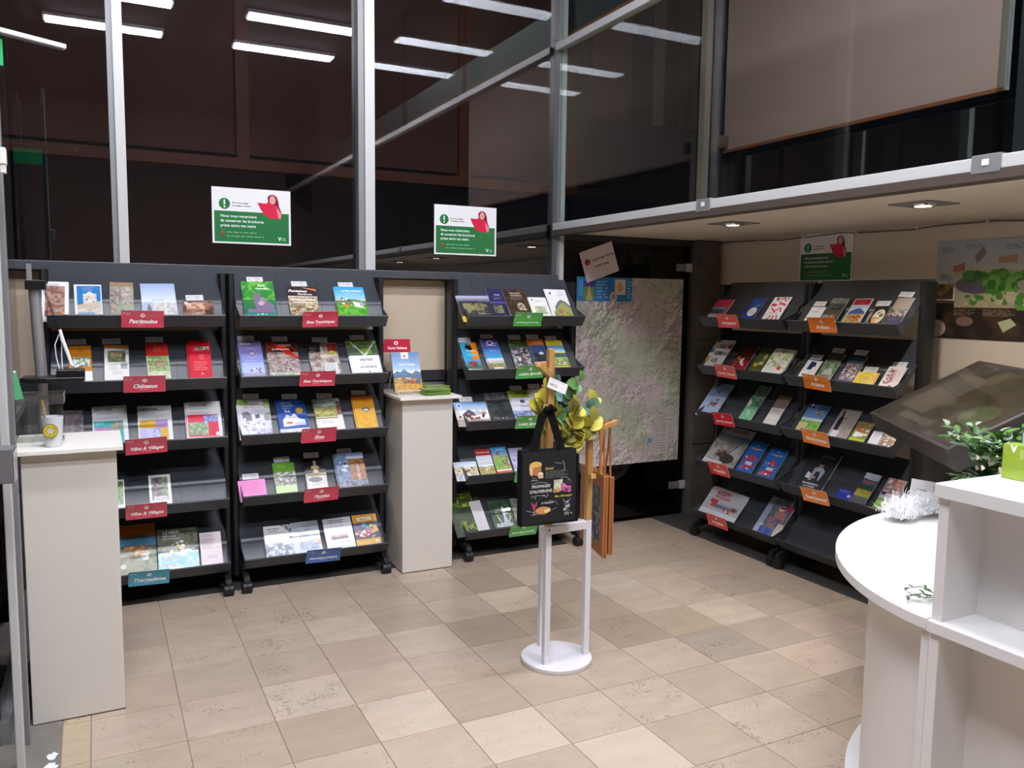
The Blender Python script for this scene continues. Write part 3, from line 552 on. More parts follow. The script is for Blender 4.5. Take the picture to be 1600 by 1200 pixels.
# ------------------------------------------------------------------ brochures
# rack shelf | u w s1 copies tag thickness(mm) | description | art
BR = open_data = '''
A0|-.355 .107 .254 3 0 2|brown photo leaflet with wide white border|b f2f2f0;n 8 12 76 86 8a5f50 b79a90 14;m 12 6 60 2 333333;r 70 84 12 10 e0902c;n 8 80 30 18 b85a50 8a4a40 8
A0|-.215 .115 .242 2 0 2|blue sky leaflet showing a white basilica|b f4f4f4;r 8 4 88 92 2f7fc4;m 30 8 45 3 e8c8a0 4;n 30 28 50 34 e4ddd2 cfc4b4 9;p e8e2d8 40 28 55 20 70 28 74 60 34 60;k 38 34 36 20 9 3 5a5550 6a6258;p cdbfa8 8 62 96 50 96 96 8 96;n 8 72 88 24 b8b0a4 e0d8cc 8;r 10 84 60 14 7fa4c0
A0|-.075 .105 .262 1 0 2|grey stone facade leaflet|b a89a88;g 0 0 100 14 a8845c 8f8578;n 2 12 60 80 b8a892 85807a 10;n 50 12 48 50 c8c0b4 a0968a 8;n 30 55 68 40 8e9a88 b8b4a4 9;k 6 30 40 60 10 5 6a645c 5f5a52;T 12 6 5 ffffff o
A0|.097 .158 .258 1 0 2|pale blue sky leaflet with small church photos|g 0 0 100 55 9fb4de e8eef6;r 0 52 100 48 e8e8ea;r 2 54 32 44 b8c4e0;p 8a7a78 12 98 14 70 20 58 26 70 28 98;n 36 56 30 42 c8c4be dcd8d0 8;n 70 56 28 42 b8b8b4 d8d8d4 8;m 30 46 40 2 7f8fb0
A0|.274 .144 .148 1 1 2|low brown photo card of a lit vault|n 0 0 100 100 9a6f5c 5e3f34 18;n 10 10 60 40 e0b8a0 a87c64 12;e 10 12 6 9 e8d8d0;r 70 50 26 40 4a342c;m 30 6 50 1 ffffff;n 20 60 50 30 caa088 7a5848 9
A1|-.259 .097 .262 1 1 2|orange topped castle leaflet|g 0 0 100 70 d88a1c c87c14;n 16 30 76 26 e8ecf0 6a8a50 10;m 40 8 30 3 7a3c10;r 0 68 100 32 f2f2f0;n 40 62 50 6 d88a1c c87818 9
A1|-.108 .108 .264 1 1 2|white castle leaflet with orange header|b eceae6;r 0 0 100 8 d88c30;n 14 16 72 30 7f8f5c 4c5a3a 12;n 22 20 50 12 c4b090 a89070 9;n 66 50 26 14 8a9098 b4bcc4 7;m 20 52 40 5 888888;m 30 70 50 3 9a9a9a
A1|.085 .101 .272 2 1 2|red and green castle leaflet|b c8c8a8;r 0 0 100 34 d8322c;m 35 12 40 4 ffe0d0;n 4 34 92 40 6f9a48 b4b890 10;n 30 46 50 16 bfa890 8f8068 8;n 0 74 100 26 d8dcc0 c0c8a0 9
A1|.276 .103 .278 5 0 3|bright red leaflets in a fanned pile|b d41f34;n 28 16 66 10 d8c8a0 5c5048 7;m 20 24 60 2 ffd0d0;m 44 38 30 3 ffd0d0 5;m 20 56 65 5 ffc8c8 5;L 50 90 14 ffe8e8 h
A2|-.301 .083 .244 2 0 2|dark grey and purple photo leaflet|n 0 0 100 66 5c5256 857a80 14;n 0 66 100 34 6c5e88 4a4266 10;i 50 70 12 d8d0e0 Route;m 14 80 70 3 c8c0e0
A2|-.139 .153 .262 2 0 2|teal trail guide|b dfe0e2;T 32 12 7.4 2a2f3c PARCOURS;m 10 18 50 2 5a5f6a;m 10 30 70 2 9aa4c0;r 3 40 84 56 27a3ac;n 4 56 46 24 a46a9c c08ab4 8;n 52 42 32 24 6f8a70 a89a80 8;m 8 43 30 2 ffffff;r 4 84 70 16 b0a8d8
A2|.06 .154 .252 2 0 2|yellow trail guide|b e2e2e4;T 32 12 7.4 2a2f3c PARCOURS;m 10 18 50 2 5a5f6a;m 10 30 70 2 8a9ab0;r 3 40 84 56 d6a52a;r 50 40 36 22 a583b8;r 4 62 50 26 b5b2e4;n 24 64 40 22 8f90d0 c8c8f0 7;m 8 43 30 2 6a4a10
A2|.288 .165 .258 4 0 3|thick red trail guide|b e2e2e4;T 34 12 7.4 2a2f3c PARCOURS;m 10 18 55 2 5a5f6a;m 10 28 55 2 b04050;r 2 36 88 60 dc2c4c;n 48 38 42 18 7a80c4 b8bce4 6;n 4 56 56 36 7f9a74 b4c4a4 7;r 80 84 10 10 f4d0d8
A3|-.111 .039 .202 1 0 2|narrow green garden leaflet|b e8e8e4;n 6 6 80 80 3f5e34 8ab04c 16
A3|.072 .102 .212 1 0 2|white framed village street photo leaflet|b eeeeec;n 12 8 74 74 8f8a86 4f4a44 14;n 60 8 26 74 5f7a4a 98a890 10;n 20 70 60 18 b8b0b0 e0d8d8 8
A4|-.043 .173 .308 1 0 2|large orange topped landscape magazine|b 8f5a18;r 0 0 100 22 a8661c;m 14 10 60 3 c88a38;g 0 26 100 26 2f6f98 6fa0b8;h 44 5 4a4a44 3;n 0 50 100 50 5e6e48 8a9064 12;k 20 44 50 22 26 5 b87038 8c4a28 d8a048;k 60 60 18 14 12 4 e8e4d8 c8c8d0;e 12 84 8 5 d8d4c8
A4|.147 .189 .262 3 0 3|town magazine with bathers in a park|n 0 0 100 60 4a4c40 76785c 14;L 12 14 9 f4f4f4 LE_MAG;L 12 22 5 e8e8e8 DES_ALLÉES;L 12 28 5 e8e8e8 DU_PYRAMIDE;k 30 34 60 26 26 4 e8e8f0 d8d040 3aa0b0 e09060 ffffff;n 0 62 100 38 e4f0f0 a4dce4 10;m 8 70 76 6 58a8b8;k 10 66 70 30 14 3 e8b0b0 8ad0d8
A4|.306 .105 .222 1 0 1|pink white typed letter sheet|b e8dadc;m 14 10 50 1 555555;m 10 20 60 8 8a8084 4;m 70 48 20 1 444444;m 30 72 55 3 777777
B0|-.268 .157 .276 4 1 3|green zoo brochure with a yawning hippo|g 0 0 100 100 3f9a44 2f6a4c;n 0 0 100 52 2f8a3c 7cc04c 12;i 58 14 9 ffffff Parc;i 60 22 8 f4f4f4 Animalier;p 7f728a 34 30 46 28 58 46 92 66 94 84 40 84 28 62;p 9a8aa0 46 50 60 44 72 56 60 66;e 52 62 10 6 c8a8b8;n 8 78 88 10 5f84ac 8a6a94 10;r 16 82 66 2.4 c83c50;r 0 90 100 10 1f8a7c;k 6 92 84 5 9 3 d8f0ec a0d8cc
B0|-.044 .154 .252 1 1 3|brown petrified fountains brochure|n 0 32 100 68 8f7c60 cdbb94 12;r 0 0 100 30 3a302a;p e08a70 50 0 100 6 100 12 60 4;i 34 17 12 ffffff Fontaines;i 58 26 8 f0f0f0 Pétrifiantes;i 50 44 7 ffffff Entrez_dans_le_monde;i 50 52 7 ffffff minéral_d'Auvergne 90;k 10 60 80 34 26 4 6a5c48 dccfae 54483a
B0|.216 .159 .252 4 1 3|sky blue and green farm park brochure with cows|g 0 0 100 52 3aa0d4 c4e4f0;i 56 16 7.5 ffffff Le_Pays_d'Ambert 84;m 30 22 50 2 e8f4ff;h 46 7 6f8a58 2;r 0 66 100 34 4fae28;n 0 60 100 40 6fb83c 3f9a24 10;p e8e8dc 52 48 86 54 90 70 58 66;p 9fb0b8 78 48 92 54 88 66 76 62;k 16 38 30 26 14 4 f4f4f0 3a3430 8a6a48;e 30 64 9 6 c8962c;m 20 74 60 3 c8f0a0
B1|-.311 .109 .274 4 1 3|lilac brochure with a white 20 emblem|g 0 0 100 60 8a78b8 8f98d8;g 0 60 100 40 a8b8e8 c8d8f8;r 2 4 46 8 c8c8d0;e 50 34 24 13 b8b0dc;e 50 34 21 11.2 8f7cb4;T 50 38 17 f4f4ff 20;m 18 54 66 1 f4f4f4;k 30 74 50 12 10 5 8a4a60 e8e8f4 6a5a80;n 0 88 100 12 c8a8c0 8fa8d8 9
B1|-.15 .156 .268 3 1 3|red headed grey stone brochure|n 0 30 100 70 b8a4a0 8a7a74 12;n 0 0 100 30 8a2c20 3a2420 9;p d83020 20 8 60 10 90 40 100 44 100 52 60 36;i 56 13 8 f4f0f0 VULCAN;i 42 24 7.6 f4f0f0 de_l'Empedrat 80;m 18 44 60 2 7a4a44;k 8 54 84 30 34 3 5a4a44 d8ccc4 8a6a60;n 0 88 100 12 d8d4d0 98b084 9
B1|.069 .16 .26 1 1 3|stone table brochure with yellow roundel|n 0 0 100 100 8f7a70 c8bcb4 13;n 0 0 45 28 2e2624 4a3c38 9;L 6 9 6 e8e4e0 Grottes;L 6 17 6 e8e4e0 Pierre;L 6 25 6 e8e4e0 Jonas;n 66 2 34 24 b03428 7a2820 9;p d8c8b8 44 0 60 40 48 60 38 40;e 80 30 13 7 d8c850;r 46 60 46 34 d8dad8;m 50 64 36 6 8a8a90;r 66 80 14 12 aab8b0
B1|.291 .163 .272 4 1 3|green and white VISITEZ brochure with a V|r 0 0 100 46 556850;n 0 0 100 24 6f8a3c 4a5c3c 10;e 58 34 22 8 8fb02c;p d8dcd8 2 0 8 0 52 44 50 48;p d8dcd8 92 6 96 6 54 48 50 44;r 0 46 100 54 f0f0ee;T 52 62 10 555c58 VISITEZ;m 30 68 44 2 aaaaaa;T 55 82 8 555c58 LA_SOURCE;i 54 95 10 444444 c
B2|-.307 .161 .262 3 1 3|pastel village brochure with green corners|n 0 0 100 100 d8dde8 f0eeee 12;n 0 0 30 16 7fae50 a8c860 9;n 80 0 20 26 98c050 c8dcc0 9;T 48 15 8 2f9a94 Vulcania;m 18 22 66 1 e06060 4;p 8a8a94 10 38 28 34 40 46 40 60 12 60;p 5a6478 50 44 64 42 66 52 52 54;p 98a098 78 44 98 36 98 60 80 60;k 10 56 80 30 26 5 e8e4ee c8b8d0 a8b890 f8f8f8;n 50 84 50 16 a898cc e0d8f0 8
B2|-.106 .154 .252 2 1 3|royal blue VISITEZ brochure with white castle|b 2350a8;T 34 13 9 d8c848 VISITEZ;T 38 20 5 f0f0f0 L'AVENTURE;T 34 27 5 f0f0f0 MICHELIN;m 68 6 24 2 c8d4f0;e 76 34 13 9 d8b038;p e8ecf4 14 60 30 44 44 50 56 42 72 58 90 62 90 76 14 80;r 26 66 20 6 c8703c;p c8d0e4 50 70 84 66 90 78 54 76;n 0 86 100 14 c8ccd8 e8e8f0 8;k 26 30 14 8 5 3 e8e8f0
B2|.089 .147 .246 3 1 3|meadow coloured brochure with a white card beside|n 0 0 100 30 a8b8b0 8a9a84 10;n 0 30 100 26 c8c070 9a9a50 10;T 54 22 6 e8e8e0 BALADES;m 30 27 60 1 a83c38;g 0 58 82 6 8a7a20 b8c040;r 0 62 82 38 ece8e2;n 82 10 18 46 8a5c50 54403c 8;r 82 52 18 48 e8e4e4;m 20 68 50 3 b0a898
B2|.288 .116 .256 4 1 3|golden yellow brochure with small car|g 0 0 100 100 d88c10 e8b830;r 0 0 100 12 b85c20;T 50 13 7 5a3410 Musée 80;T 56 20 6 5a3410 du_Vélo;e 56 44 26 9 c0a468;e 56 43 20 6 6a6458;e 56 44 12 2.4 e8e0d0;n 10 62 84 34 e8b838 dca020 12
B3|-.328 .136 .138 2 1 1|bright pink paper slips fanned out|b ee7cc4;m 10 10 76 8 c84c98 9
B3|-.155 .11 .224 2 1 3|green brochure with black and white street crowd|b a8cc7c;r 0 0 100 30 6aae2c;m 20 8 50 3 c8e8a0;n 2 30 96 44 b8bcae 54544c 10;k 14 52 70 22 22 5 3a3a36 8a8a80 c8c8bc;r 0 76 100 24 c0dc94
B3|.01 .111 .238 2 1 3|black leaflet with carved stone figure|r 0 0 100 46 1c1a1a;n 0 46 100 54 c0bcb4 e4e2de 10;p c8b490 44 10 58 10 56 22 70 26 70 34 60 32 66 48 36 48 42 32 30 34 32 24 44 22;e 51 12 7 5 d4c4a0;r 8 48 90 8 c0ac84;e 44 66 34 8 6a6a6c;n 0 86 100 14 d8d4cc eeece8 8
B3|.206 .162 .248 5 1 4|thick blue and brown music house brochure|n 0 0 48 100 5a7498 8496b4 12;k 4 26 44 50 26 6 3a4860 6a80a4 c8d0dc;g 40 0 60 18 7a90c4 c8d4e8;n 46 18 54 66 a87440 7a5028 14;V 78 60 9 e8e0d4 MUSÉE_SAHUT;n 0 82 100 18 504c50 8a90a8 9
B4|-.193 .147 .216 2 0 2|silver grey photo brochure with a white curved title|n 0 0 100 100 5a6a7c c4c8cc 12;p dcdcdc 0 0 60 0 92 26 86 30 0 28;L 12 12 6 3c3c40 Saint-Agoulin;L 16 20 6 50505a Tourisme;m 40 24 46 1 333333;k 20 40 70 50 34 5 8094ac e4e8ec 3f5570 b8a8a0
B4|-.042 .149 .224 1 0 2|pale grey brochure with a laptop drawing|g 0 0 100 100 a4b0bc d0d4dc;n 0 20 100 30 a8b4c0 c0c8d0 14;m 46 14 36 4 6a6e78 4;l 26 44 80 40 1.6 333333;l 26 44 30 68 1.6 333333;l 80 40 84 62 1.6 333333;l 30 68 84 62 1.6 333333;n 20 68 70 24 8498b4 b8c4d4 9;e 94 66 7 12 d09060
B4|.139 .158 .222 2 0 2|white public service leaflet with portrait photo|b e6e8ec;r 0 0 100 18 c4c8d0;T 46 9 6.5 30343c France_Services;T 46 16 6 30343c Pays_de_Volvic;m 10 24 80 1 5080b0;n 18 34 62 36 b06a6c 4a4458 11;e 38 48 8 8 2c3454;e 60 52 11 12 a83444;e 60 44 6 6 d8a890;m 14 76 76 3 9aa0a8;T 50 95 6 333333 u
B4|.295 .14 .226 2 0 2|amber brochure covered with coloured speech bubbles|r 0 0 100 100 3c3f60;r 0 0 100 26 d89a1c;r 18 8 60 12 e8dcc0;T 44 17 6 2a3c70 NOV_art;k 6 34 86 36 22 7 d8b040 3a94c0 58a878 c8507c d87848 e0a0a0;k 20 54 66 22 22 5 e0a080 c84c34 f0e8e0;r 0 80 100 20 dca428;m 10 88 60 2 f4e4b0;e 84 90 7 5 f0e8d8
C0|-.295 .221 .208 2 0 3|wide panoramic dark volcano booklet|g 0 0 100 30 d8dce8 4c4c60;h 26 8 35333c 2;n 10 34 70 50 35333a 8f8a5c 16;r 0 92 100 8 d8c030;m 58 80 30 1 e0e0e8 4;g 0 0 100 6 8a86b8 c8c8dc
C0|-.149 .105 .26 3 0 2|indigo night sky leaflet|g 0 0 100 100 34325c 2a2844;i 55 22 10 d0d0f0 Chaîne;m 28 28 56 3 b0b0d8;n 10 56 60 28 4a4c60 8a8450 12;g 0 44 100 8 6a6ab8 34345c;T 70 92 6 e0e0f0 10.1
C0|-.018 .147 .258 3 0 3|dark brown brochure with a glowing head|b 4a382e;n 0 0 100 100 54402f 3a2c26 16;T 52 16 7.5 f0ece4 VOLCANS;T 54 24 6 f0ece4 D'AUVERGNE 84;m 24 28 60 3 c8b8a8;e 62 60 17 13 b8a890;e 60 60 9 8 5c4c40;k 48 50 30 22 16 4 d8ccb8 8f7f68
C0|.124 .12 .202 2 0 3|small white leaflet with faint green hills|b f2f2ee;m 30 14 50 3 9a9a90;e 18 12 6 4 6a6a60;n 20 42 60 26 d8dcc0 aab88c 12;p a8b890 10 74 50 52 90 76 90 80 10 80;k 16 66 60 20 14 4 e8c890 b8cc9c
C0|.265 .145 .264 3 0 3|white brochure with a grassy puy mountain|b f0f0ee;n 0 0 100 30 f4f4f4 e0e4e8 16;i 60 22 8 d8dcc8 Auvergne;e 20 14 6 4 5a5a58;p 6a7880 24 62 44 44 62 36 80 42 100 58 100 70 20 74;p 9fa060 18 76 50 52 66 44 80 54 100 66 100 100 10 100;n 10 78 90 22 a8a468 7f8a4c 10;k 28 72 34 12 10 3 7a2c2c c04840 4a3030
C1|-.326 .095 .248 3 1 3|turquoise and orange quad biking leaflet|g 0 0 56 60 2fa4c8 2fa4c8;r 50 0 50 60 e88c20;p 181c24 18 20 30 4 44 12 56 6 66 24 50 30 34 24;T 54 32 12 f4f4f4 RANDO;r 20 40 60 8 58b4dc;T 50 58 7 e83820 LOISIRS;g 0 60 100 34 58a0e0 4a6a34;e 52 74 20 9 b84040;k 26 70 50 14 12 6 3a2a30 8a3c34;r 0 93 100 7 e8f0e8
C1|-.174 .102 .27 5 1 3|purple to sky blue quad leaflet|g 0 0 100 64 4f2c8c 4ab0dc;e 46 14 22 7 e8e4f0;e 46 14 15 4.4 4a3c6a;T 78 17 6 f0e8f4 Aventure 36;r 20 22 64 2 e0d8f0;m 26 32 50 4 b8c8f0;g 0 64 100 36 e8e8f0 7a7448;n 0 80 100 12 7f7a4c b8a46c 10;r 22 92 60 5 e8e8e8
C1|.007 .114 .264 3 1 3|grey green leaflet with skiers|b 6a6c64;n 0 0 100 22 5c7c34 3c5c2c 10;T 46 10 9 c8dca0 Les_sites 80;n 0 26 100 62 54524e bab8c0 14;k 26 30 60 40 22 6 e4e4ec 8a4038 34323c;r 0 90 100 10 a8d040
C1|.142 .103 .266 3 1 3|orange and indigo canyon leaflet|r 0 0 100 20 e87820;T 52 14 12 f4d8b0 CANOË 80;g 0 20 100 40 4a64a0 2a3450;n 0 50 100 26 4a4c58 24262e 12;e 60 48 16 5 d8d8e0;g 0 78 100 22 e08040 e8a060
C1|.269 .106 .254 3 1 3|yellow headed airfield leaflet with hills|b d8c428;r 10 8 76 8 b8a020;g 0 18 100 24 4a90c8 a8cce4;h 44 6 3f6a6c 2;h 58 5 4a6a54 2;n 0 60 100 30 b8bc74 7a8c54 12;k 10 74 80 14 16 4 e8e8e8 2c3040 4a68a8;r 0 92 100 8 e8dc30
C2|-.328 .209 .182 2 1 3|wide blue parade photo booklet|g 0 0 100 40 7fa8dc c8d4e4;e 15 18 8 12 f0f4f8;e 15 18 5.5 8 6a90c8;p 5c5a70 20 60 40 36 56 50 56 66 20 70;p c8ccd4 56 52 66 36 78 48 90 30 96 60 56 66;k 6 56 88 26 40 3.4 a83c2c 54342c e4e0dc 3a3438;n 0 84 100 16 c8bcae a09484 9
C2|-.137 .157 .24 2 0 3|black forest brochure with faint title|n 0 0 100 100 25282a 3f4644 14;n 0 0 100 26 6a6468 3a3a40 10;m 8 24 60 1 c0c0c0;k 8 88 60 5 14 1.5 e8e8f0
C2|.016 .131 .246 4 1 2|white brochure with lime top and rider emblem|b dfe2ee;n 0 0 100 24 8aa838 b8cc50 10;e 56 38 13 6 4a5878;T 58 58 8 303a50 VOLCAN 84;m 30 62 56 2 6a7894;n 0 70 100 30 a8b4d0 6070a0 12
C2|.153 .125 .254 2 1 2|white and teal outline leaflet|b e8eaee;T 46 16 7 4a4e58 Balade;m 30 20 40 2 8a8e98;p 2c7a64 0 60 60 30 100 60 100 100 0 100;n 10 70 80 30 2f8070 58a890 14;l 0 60 60 30 2 ffffff
C3|-.368 .148 .142 1 0 2|low wide winter horse photo card|g 0 0 100 36 b8d0e8 e8ecf0;n 0 34 100 50 c4b878 e4e0d4 10;k 10 40 80 30 30 4 f0f0f0 8a6a48 54607c;n 0 84 100 16 e8e8ec a8b0c0 9
C3|-.231 .101 .216 1 0 3|red topped Rendez-vous leaflet|r 0 0 100 24 b82c34;i 52 15 12 f4e8e8 Rendez-vous 88;g 0 24 100 38 e0e4ea c8ccd4;l 0 40 100 36 1.4 6a6a6a;h 66 4 90a8b0 3;n 0 70 100 30 c8b878 a8a860 10;k 14 64 76 24 16 4 e8e0d0 a84838
C3|-.12 .103 .222 1 0 3|green and blue cycling leaflet A VÉLO|g 0 0 100 34 2f88c4 8ac4d8;T 60 12 10 f0f4e8 À_VÉLO 76;e 36 24 11 7 d85048;n 0 34 100 52 7aa84a a8b86c 12;k 50 36 44 36 16 6 5a4030 3f78b0 d84838;r 0 90 100 10 e05838
C3|-.008 .096 .208 1 0 2|pale lilac leaflet half behind the bag|b b4b4d8;n 0 30 100 70 c4c4e4 9090b8 14
C4|-.336 .199 .31 2 0 3|large dark green magazine with yellow leaves|n 0 0 100 100 2f3c2c 465638 18;n 8 6 70 34 38502c a8b838 14;T 40 10 6 b8bcae DE_LA_BONNE_TERRE 76;n 20 72 60 24 384830 98b040 12
C4|-.116 .138 .224 2 0 3|waterfall brochure in dark green forest|n 0 0 100 100 3c5c3c 24382c 14;p b8b8d8 50 26 62 24 66 60 74 84 48 86 54 60;p 9cb890 22 50 30 60 44 84 38 86 26 70;p 9cb890 86 52 90 66 74 88 70 84;k 20 20 70 30 20 4 54744c 7a9470;n 10 84 80 14 98a8a8 c0ccd0 9
C4|.019 .115 .226 1 0 2|grey green leaflet mostly behind the bag|n 0 0 100 100 5c6a5c 8a9488 14
D0|-.238 .152 .202 3 0 3|pink and grey booklet with a town photo|r 0 0 100 36 d82c50;m 18 10 50 2 ffc8d0;r 0 36 82 36 8098b8;r 82 36 18 64 c85064;n 0 52 82 22 3a3a40 6a6470 9;r 0 74 82 26 d8dae0;m 20 84 40 1 888888
D0|.045 .116 .224 1 0 2|deep blue leaflet with a white apple shape|b 2c3f9c;n 16 10 60 16 1f6a8c 2f44a0 10;p 2f9478 40 34 70 26 84 34 60 40;e 52 60 30 19 e8ece8;m 34 50 38 5 9aa878 4
D0|.237 .139 .23 1 0 2|white card with bold pink brush letters|b ecedf0;k 20 4 70 14 12 6 c8285c b82450;k 14 18 74 16 9 7 d8346c;l 20 44 50 60 7 c42858;l 44 60 70 42 7 c42858;l 70 42 82 60 7 d83868;m 22 62 60 2 c85078;l 24 96 44 74 7 b82450;l 56 74 60 94 7 c42858;l 74 72 84 92 7 c83060
D1|-.255 .169 .26 3 0 4|white SOURCE booklet with splashes of colour|b e2e4e8;e 92 22 12 9 b83c50;e 4 40 14 8 3a8ac0;e 6 72 14 12 d8a828;e 0 90 12 8 2c7cb0;T 50 30 20 20242e SO;T 50 56 20 20242e UR;T 50 82 20 20242e CE
D1|-.028 .139 .24 1 0 3|dark red theatre leaflet|b 6a1c20;n 0 0 100 50 5a2018 3c1614 12;i 54 16 10 b84838 Rendez-vous 80;m 34 24 40 1 d8a090;r 0 60 100 40 a82440;k 20 50 56 28 14 7 e8b060 e8e8e8 3a8a50 2c2424;e 22 50 12 6 d87830
D1|.141 .12 .232 1 0 3|olive green leaflet with yellow dot|b 54602c;m 30 12 40 1 a85030;e 60 40 14 16 8a8a60;e 60 36 9 9 b8b08c;e 24 68 15 8 e0b020;m 20 86 60 2 d8d890;r 40 56 30 12 c8c8b0
D1|.289 .166 .22 5 0 4|thick white floral programme|b eef0ea;k 6 6 86 70 40 8 a8c490 d8c878 88b898 e8e8dc c0d4a4;m 54 14 36 1 6a6a60;l 20 20 80 60 1 3a4a34;l 80 30 30 80 1 3a4a34;k 60 70 20 10 5 5 c84838;r 0 88 100 12 f4f4f4
D2|-.274 .181 .278 4 0 3|pale blue booklet with a drawn figure|g 0 0 100 45 6a88b0 7c98c0;r 0 45 100 55 b4c8e8;e 14 8 6 5 28508c;k 34 22 26 12 8 4 3a3038 8a5c3c;k 40 52 34 28 22 4 54342c c07848 2c2c34
D2|.073 .105 .302 3 0 3|narrow green and white map leaflet|b 5a8a68;n 0 0 100 60 4c7c54 7a9c84 14;p d8dcd8 0 40 30 50 20 64 0 60;n 0 60 100 40 74bc90 8fd0a8 12;k 30 66 30 20 5 5 e8f0e8
D2|.279 .103 .254 2 0 3|beige and white narrow leaflet|r 0 0 100 42 8c7c68;r 0 42 100 58 e8e4de;m 20 48 60 2 c85050 4;n 0 0 100 40 8a7a66 988872 20
D3|-.164 .294 .33 1 0 3|large newspaper with violin headline PUY-DE-DÔME|b a8a4a0;T 48 12 8 3a3c58 PUY-DE-DÔME 80;g 0 20 100 22 4a6a98 a8a8a4;n 0 40 100 50 8a8480 c0bcb8 14;l 84 28 60 70 2.4 28282c;e 66 80 22 12 34302e;k 28 54 24 26 16 4 8a4038 3a3038;r 0 90 60 10 e4e4e8;m 6 62 22 8 dddddd 3
D3|.08 .135 .266 2 0 3|blue festival leaflet, left of the two alike|b 2468b8;i 50 14 7 f0f0f4 les 40;i 50 26 10 e8a030 Auvergnats 84;p d83c34 26 58 50 36 78 58;k 10 52 80 40 44 6 b82c68 3a9ab8 e85040 e8e8f0 7c3c94;r 34 66 40 10 e8e0ec;r 30 78 50 8 b82458
D3|.26 .138 .252 2 0 3|blue festival leaflet, right of the two alike|b 2468b8;i 50 14 7 f0f0f4 les 40;i 50 26 10 e8a030 Auvergnats 84;p d83c34 26 58 50 36 78 58;k 10 52 80 40 44 6 b82c68 3a9ab8 e85040 e8e8f0 7c3c94;r 34 66 40 10 e8e0ec;r 30 78 50 8 b82458
D4|-.15 .343 .234 2 0 3|wide white town magazine with red headline|b c8c8cc;T 36 26 11 c02c3c RIOM;T 40 38 6 c02c3c MAGAZINE;m 6 8 20 1 8a8a90;r 14 44 20 14 c8344c;m 40 50 40 2 9a9aa0;r 20 58 56 14 7c80a8;r 20 60 14 12 d84c44;e 82 62 11 10 a8848c;e 82 62 6 6 6a4448;k 34 70 40 12 10 2.4 c83c48 e8e8f0;r 0 84 100 16 e4e4ea
D4|.297 .201 .282 4 0 4|thick fashion magazine with a woman in sunglasses|n 0 0 100 100 5c6470 7a808c 14;g 0 0 22 100 8090a4 b4bcd8;e 60 26 12 9 e0a890;r 52 22 18 4 242028;p b87870 44 38 80 34 92 60 78 74 50 64;n 34 54 54 36 6a6480 b08480 9;n 20 84 50 16 3454a8 5c70b8 9;r 76 66 24 34 d8d8c8;e 88 22 8 10 c82c64;T 18 84 9 e8ecf4 ICI
E0|-.262 .102 .16 1 1 2|white leaflet with small black squares|b eceef2;m 40 10 40 2 c03c38;m 20 24 60 3 6a6a70;k 14 66 74 26 18 7 2c2c34 4a4a58
E0|-.138 .111 .218 3 0 3|dark grey leaflet with orange flame|b 4a4c48;n 0 0 100 20 6a6c68 8a8c88 9;r 30 26 56 22 1f201e;m 36 31 44 3 d8d8c8;p e08428 40 80 56 60 66 76 74 62 80 90 40 94;r 0 66 40 34 8a94a4
E0|.017 .112 .218 2 0 3|red topped leaflet with blue mountains|b e8e4e4;r 4 2 92 22 a81c34;m 34 14 34 1 f0c8c8;g 4 26 92 22 a8c8e4 e0e8f0;p 3f64a0 4 50 30 40 56 36 96 52 96 60 4 62;n 4 58 92 40 d8bc78 a87c40 12;k 30 66 50 14 8 6 a83c38 8a3430
E0|.16 .086 .168 1 1 2|black leaflet with a cheese plate|b 22201e;e 50 50 40 38 d8ccb4;k 24 30 50 40 16 8 c88c3c f0ead8 4a6a58 3a3a34;e 30 74 12 9 e09c40
E0|.26 .098 .228 1 1 3|grey violet leaflet beside the rack post|r 0 0 100 40 a89c94;n 0 40 100 24 54505a bab4ac 8;r 0 64 100 36 4a4660;m 20 70 60 3 8a86a0
E1|-.28 .106 .172 1 1 2|white leaflet with navy map shape|b eef0f4;p 243468 30 6 66 10 74 30 60 34 56 50 26 50;m 50 60 40 2 b0b4c0
E1|-.155 .106 .228 1 1 3|green leaf photo leaflet|n 0 0 100 26 3c3c34 5c5c50 10;n 0 26 100 60 4a6a48 8aa084 12;p b0bcb4 30 60 70 50 90 76 20 78;r 0 84 100 16 a8a0c4;m 10 90 70 2 e8e8f4
E1|-.003 .108 .226 2 1 3|navy leaflet with a patchwork picture|b 3a4664;T 50 12 8 8494bc LE_GRAND;m 14 18 70 1 a8b4d0;n 8 30 84 60 a8a0b0 705c6a 7;k 12 34 76 52 40 6 b84840 e0dce0 3a4464 c8a89c;r 0 92 100 8 4a5680
E1|.122 .132 .124 3 1 3|small yellow card with a drawn circle|b e8c818;e 52 46 32 36 a8962c;e 52 46 29 33 e0c420;m 34 34 36 4 7a6c20 8;r 88 0 12 100 e09828
E1|.271 .104 .17 4 1 3|pinkish white leaflet with grape column|b d8d0d0;k 14 10 36 70 26 8 8a5460 a8707c b8908c;m 56 20 36 8 a8a0a4 6;e 60 92 8 4 5a4a50
E2|-.249 .143 .23 3 0 3|blue sky and meadow festival leaflet|g 0 0 100 50 4f7cb8 7ca4d4;k 6 2 26 14 12 5 16181c e8e8ec;k 50 22 34 20 12 5 d8a83c 3a6a84;r 0 50 90 10 d8e8f4;n 0 60 100 40 5c9a38 8ab84c 12;r 0 68 44 30 c8bc8c;m 50 82 40 3 d8f0d0
E2|-.033 .132 .232 1 0 3|grey leaflet with a dark wine bottle|b aaa098;p 28242c 18 8 26 8 28 26 34 34 34 78 12 78 12 34 18 26;m 44 12 46 3 988;e 44 32 4 3 3a3438;r 12 74 34 26 d8d8e0;n 56 60 44 30 a8a098 98908a 14
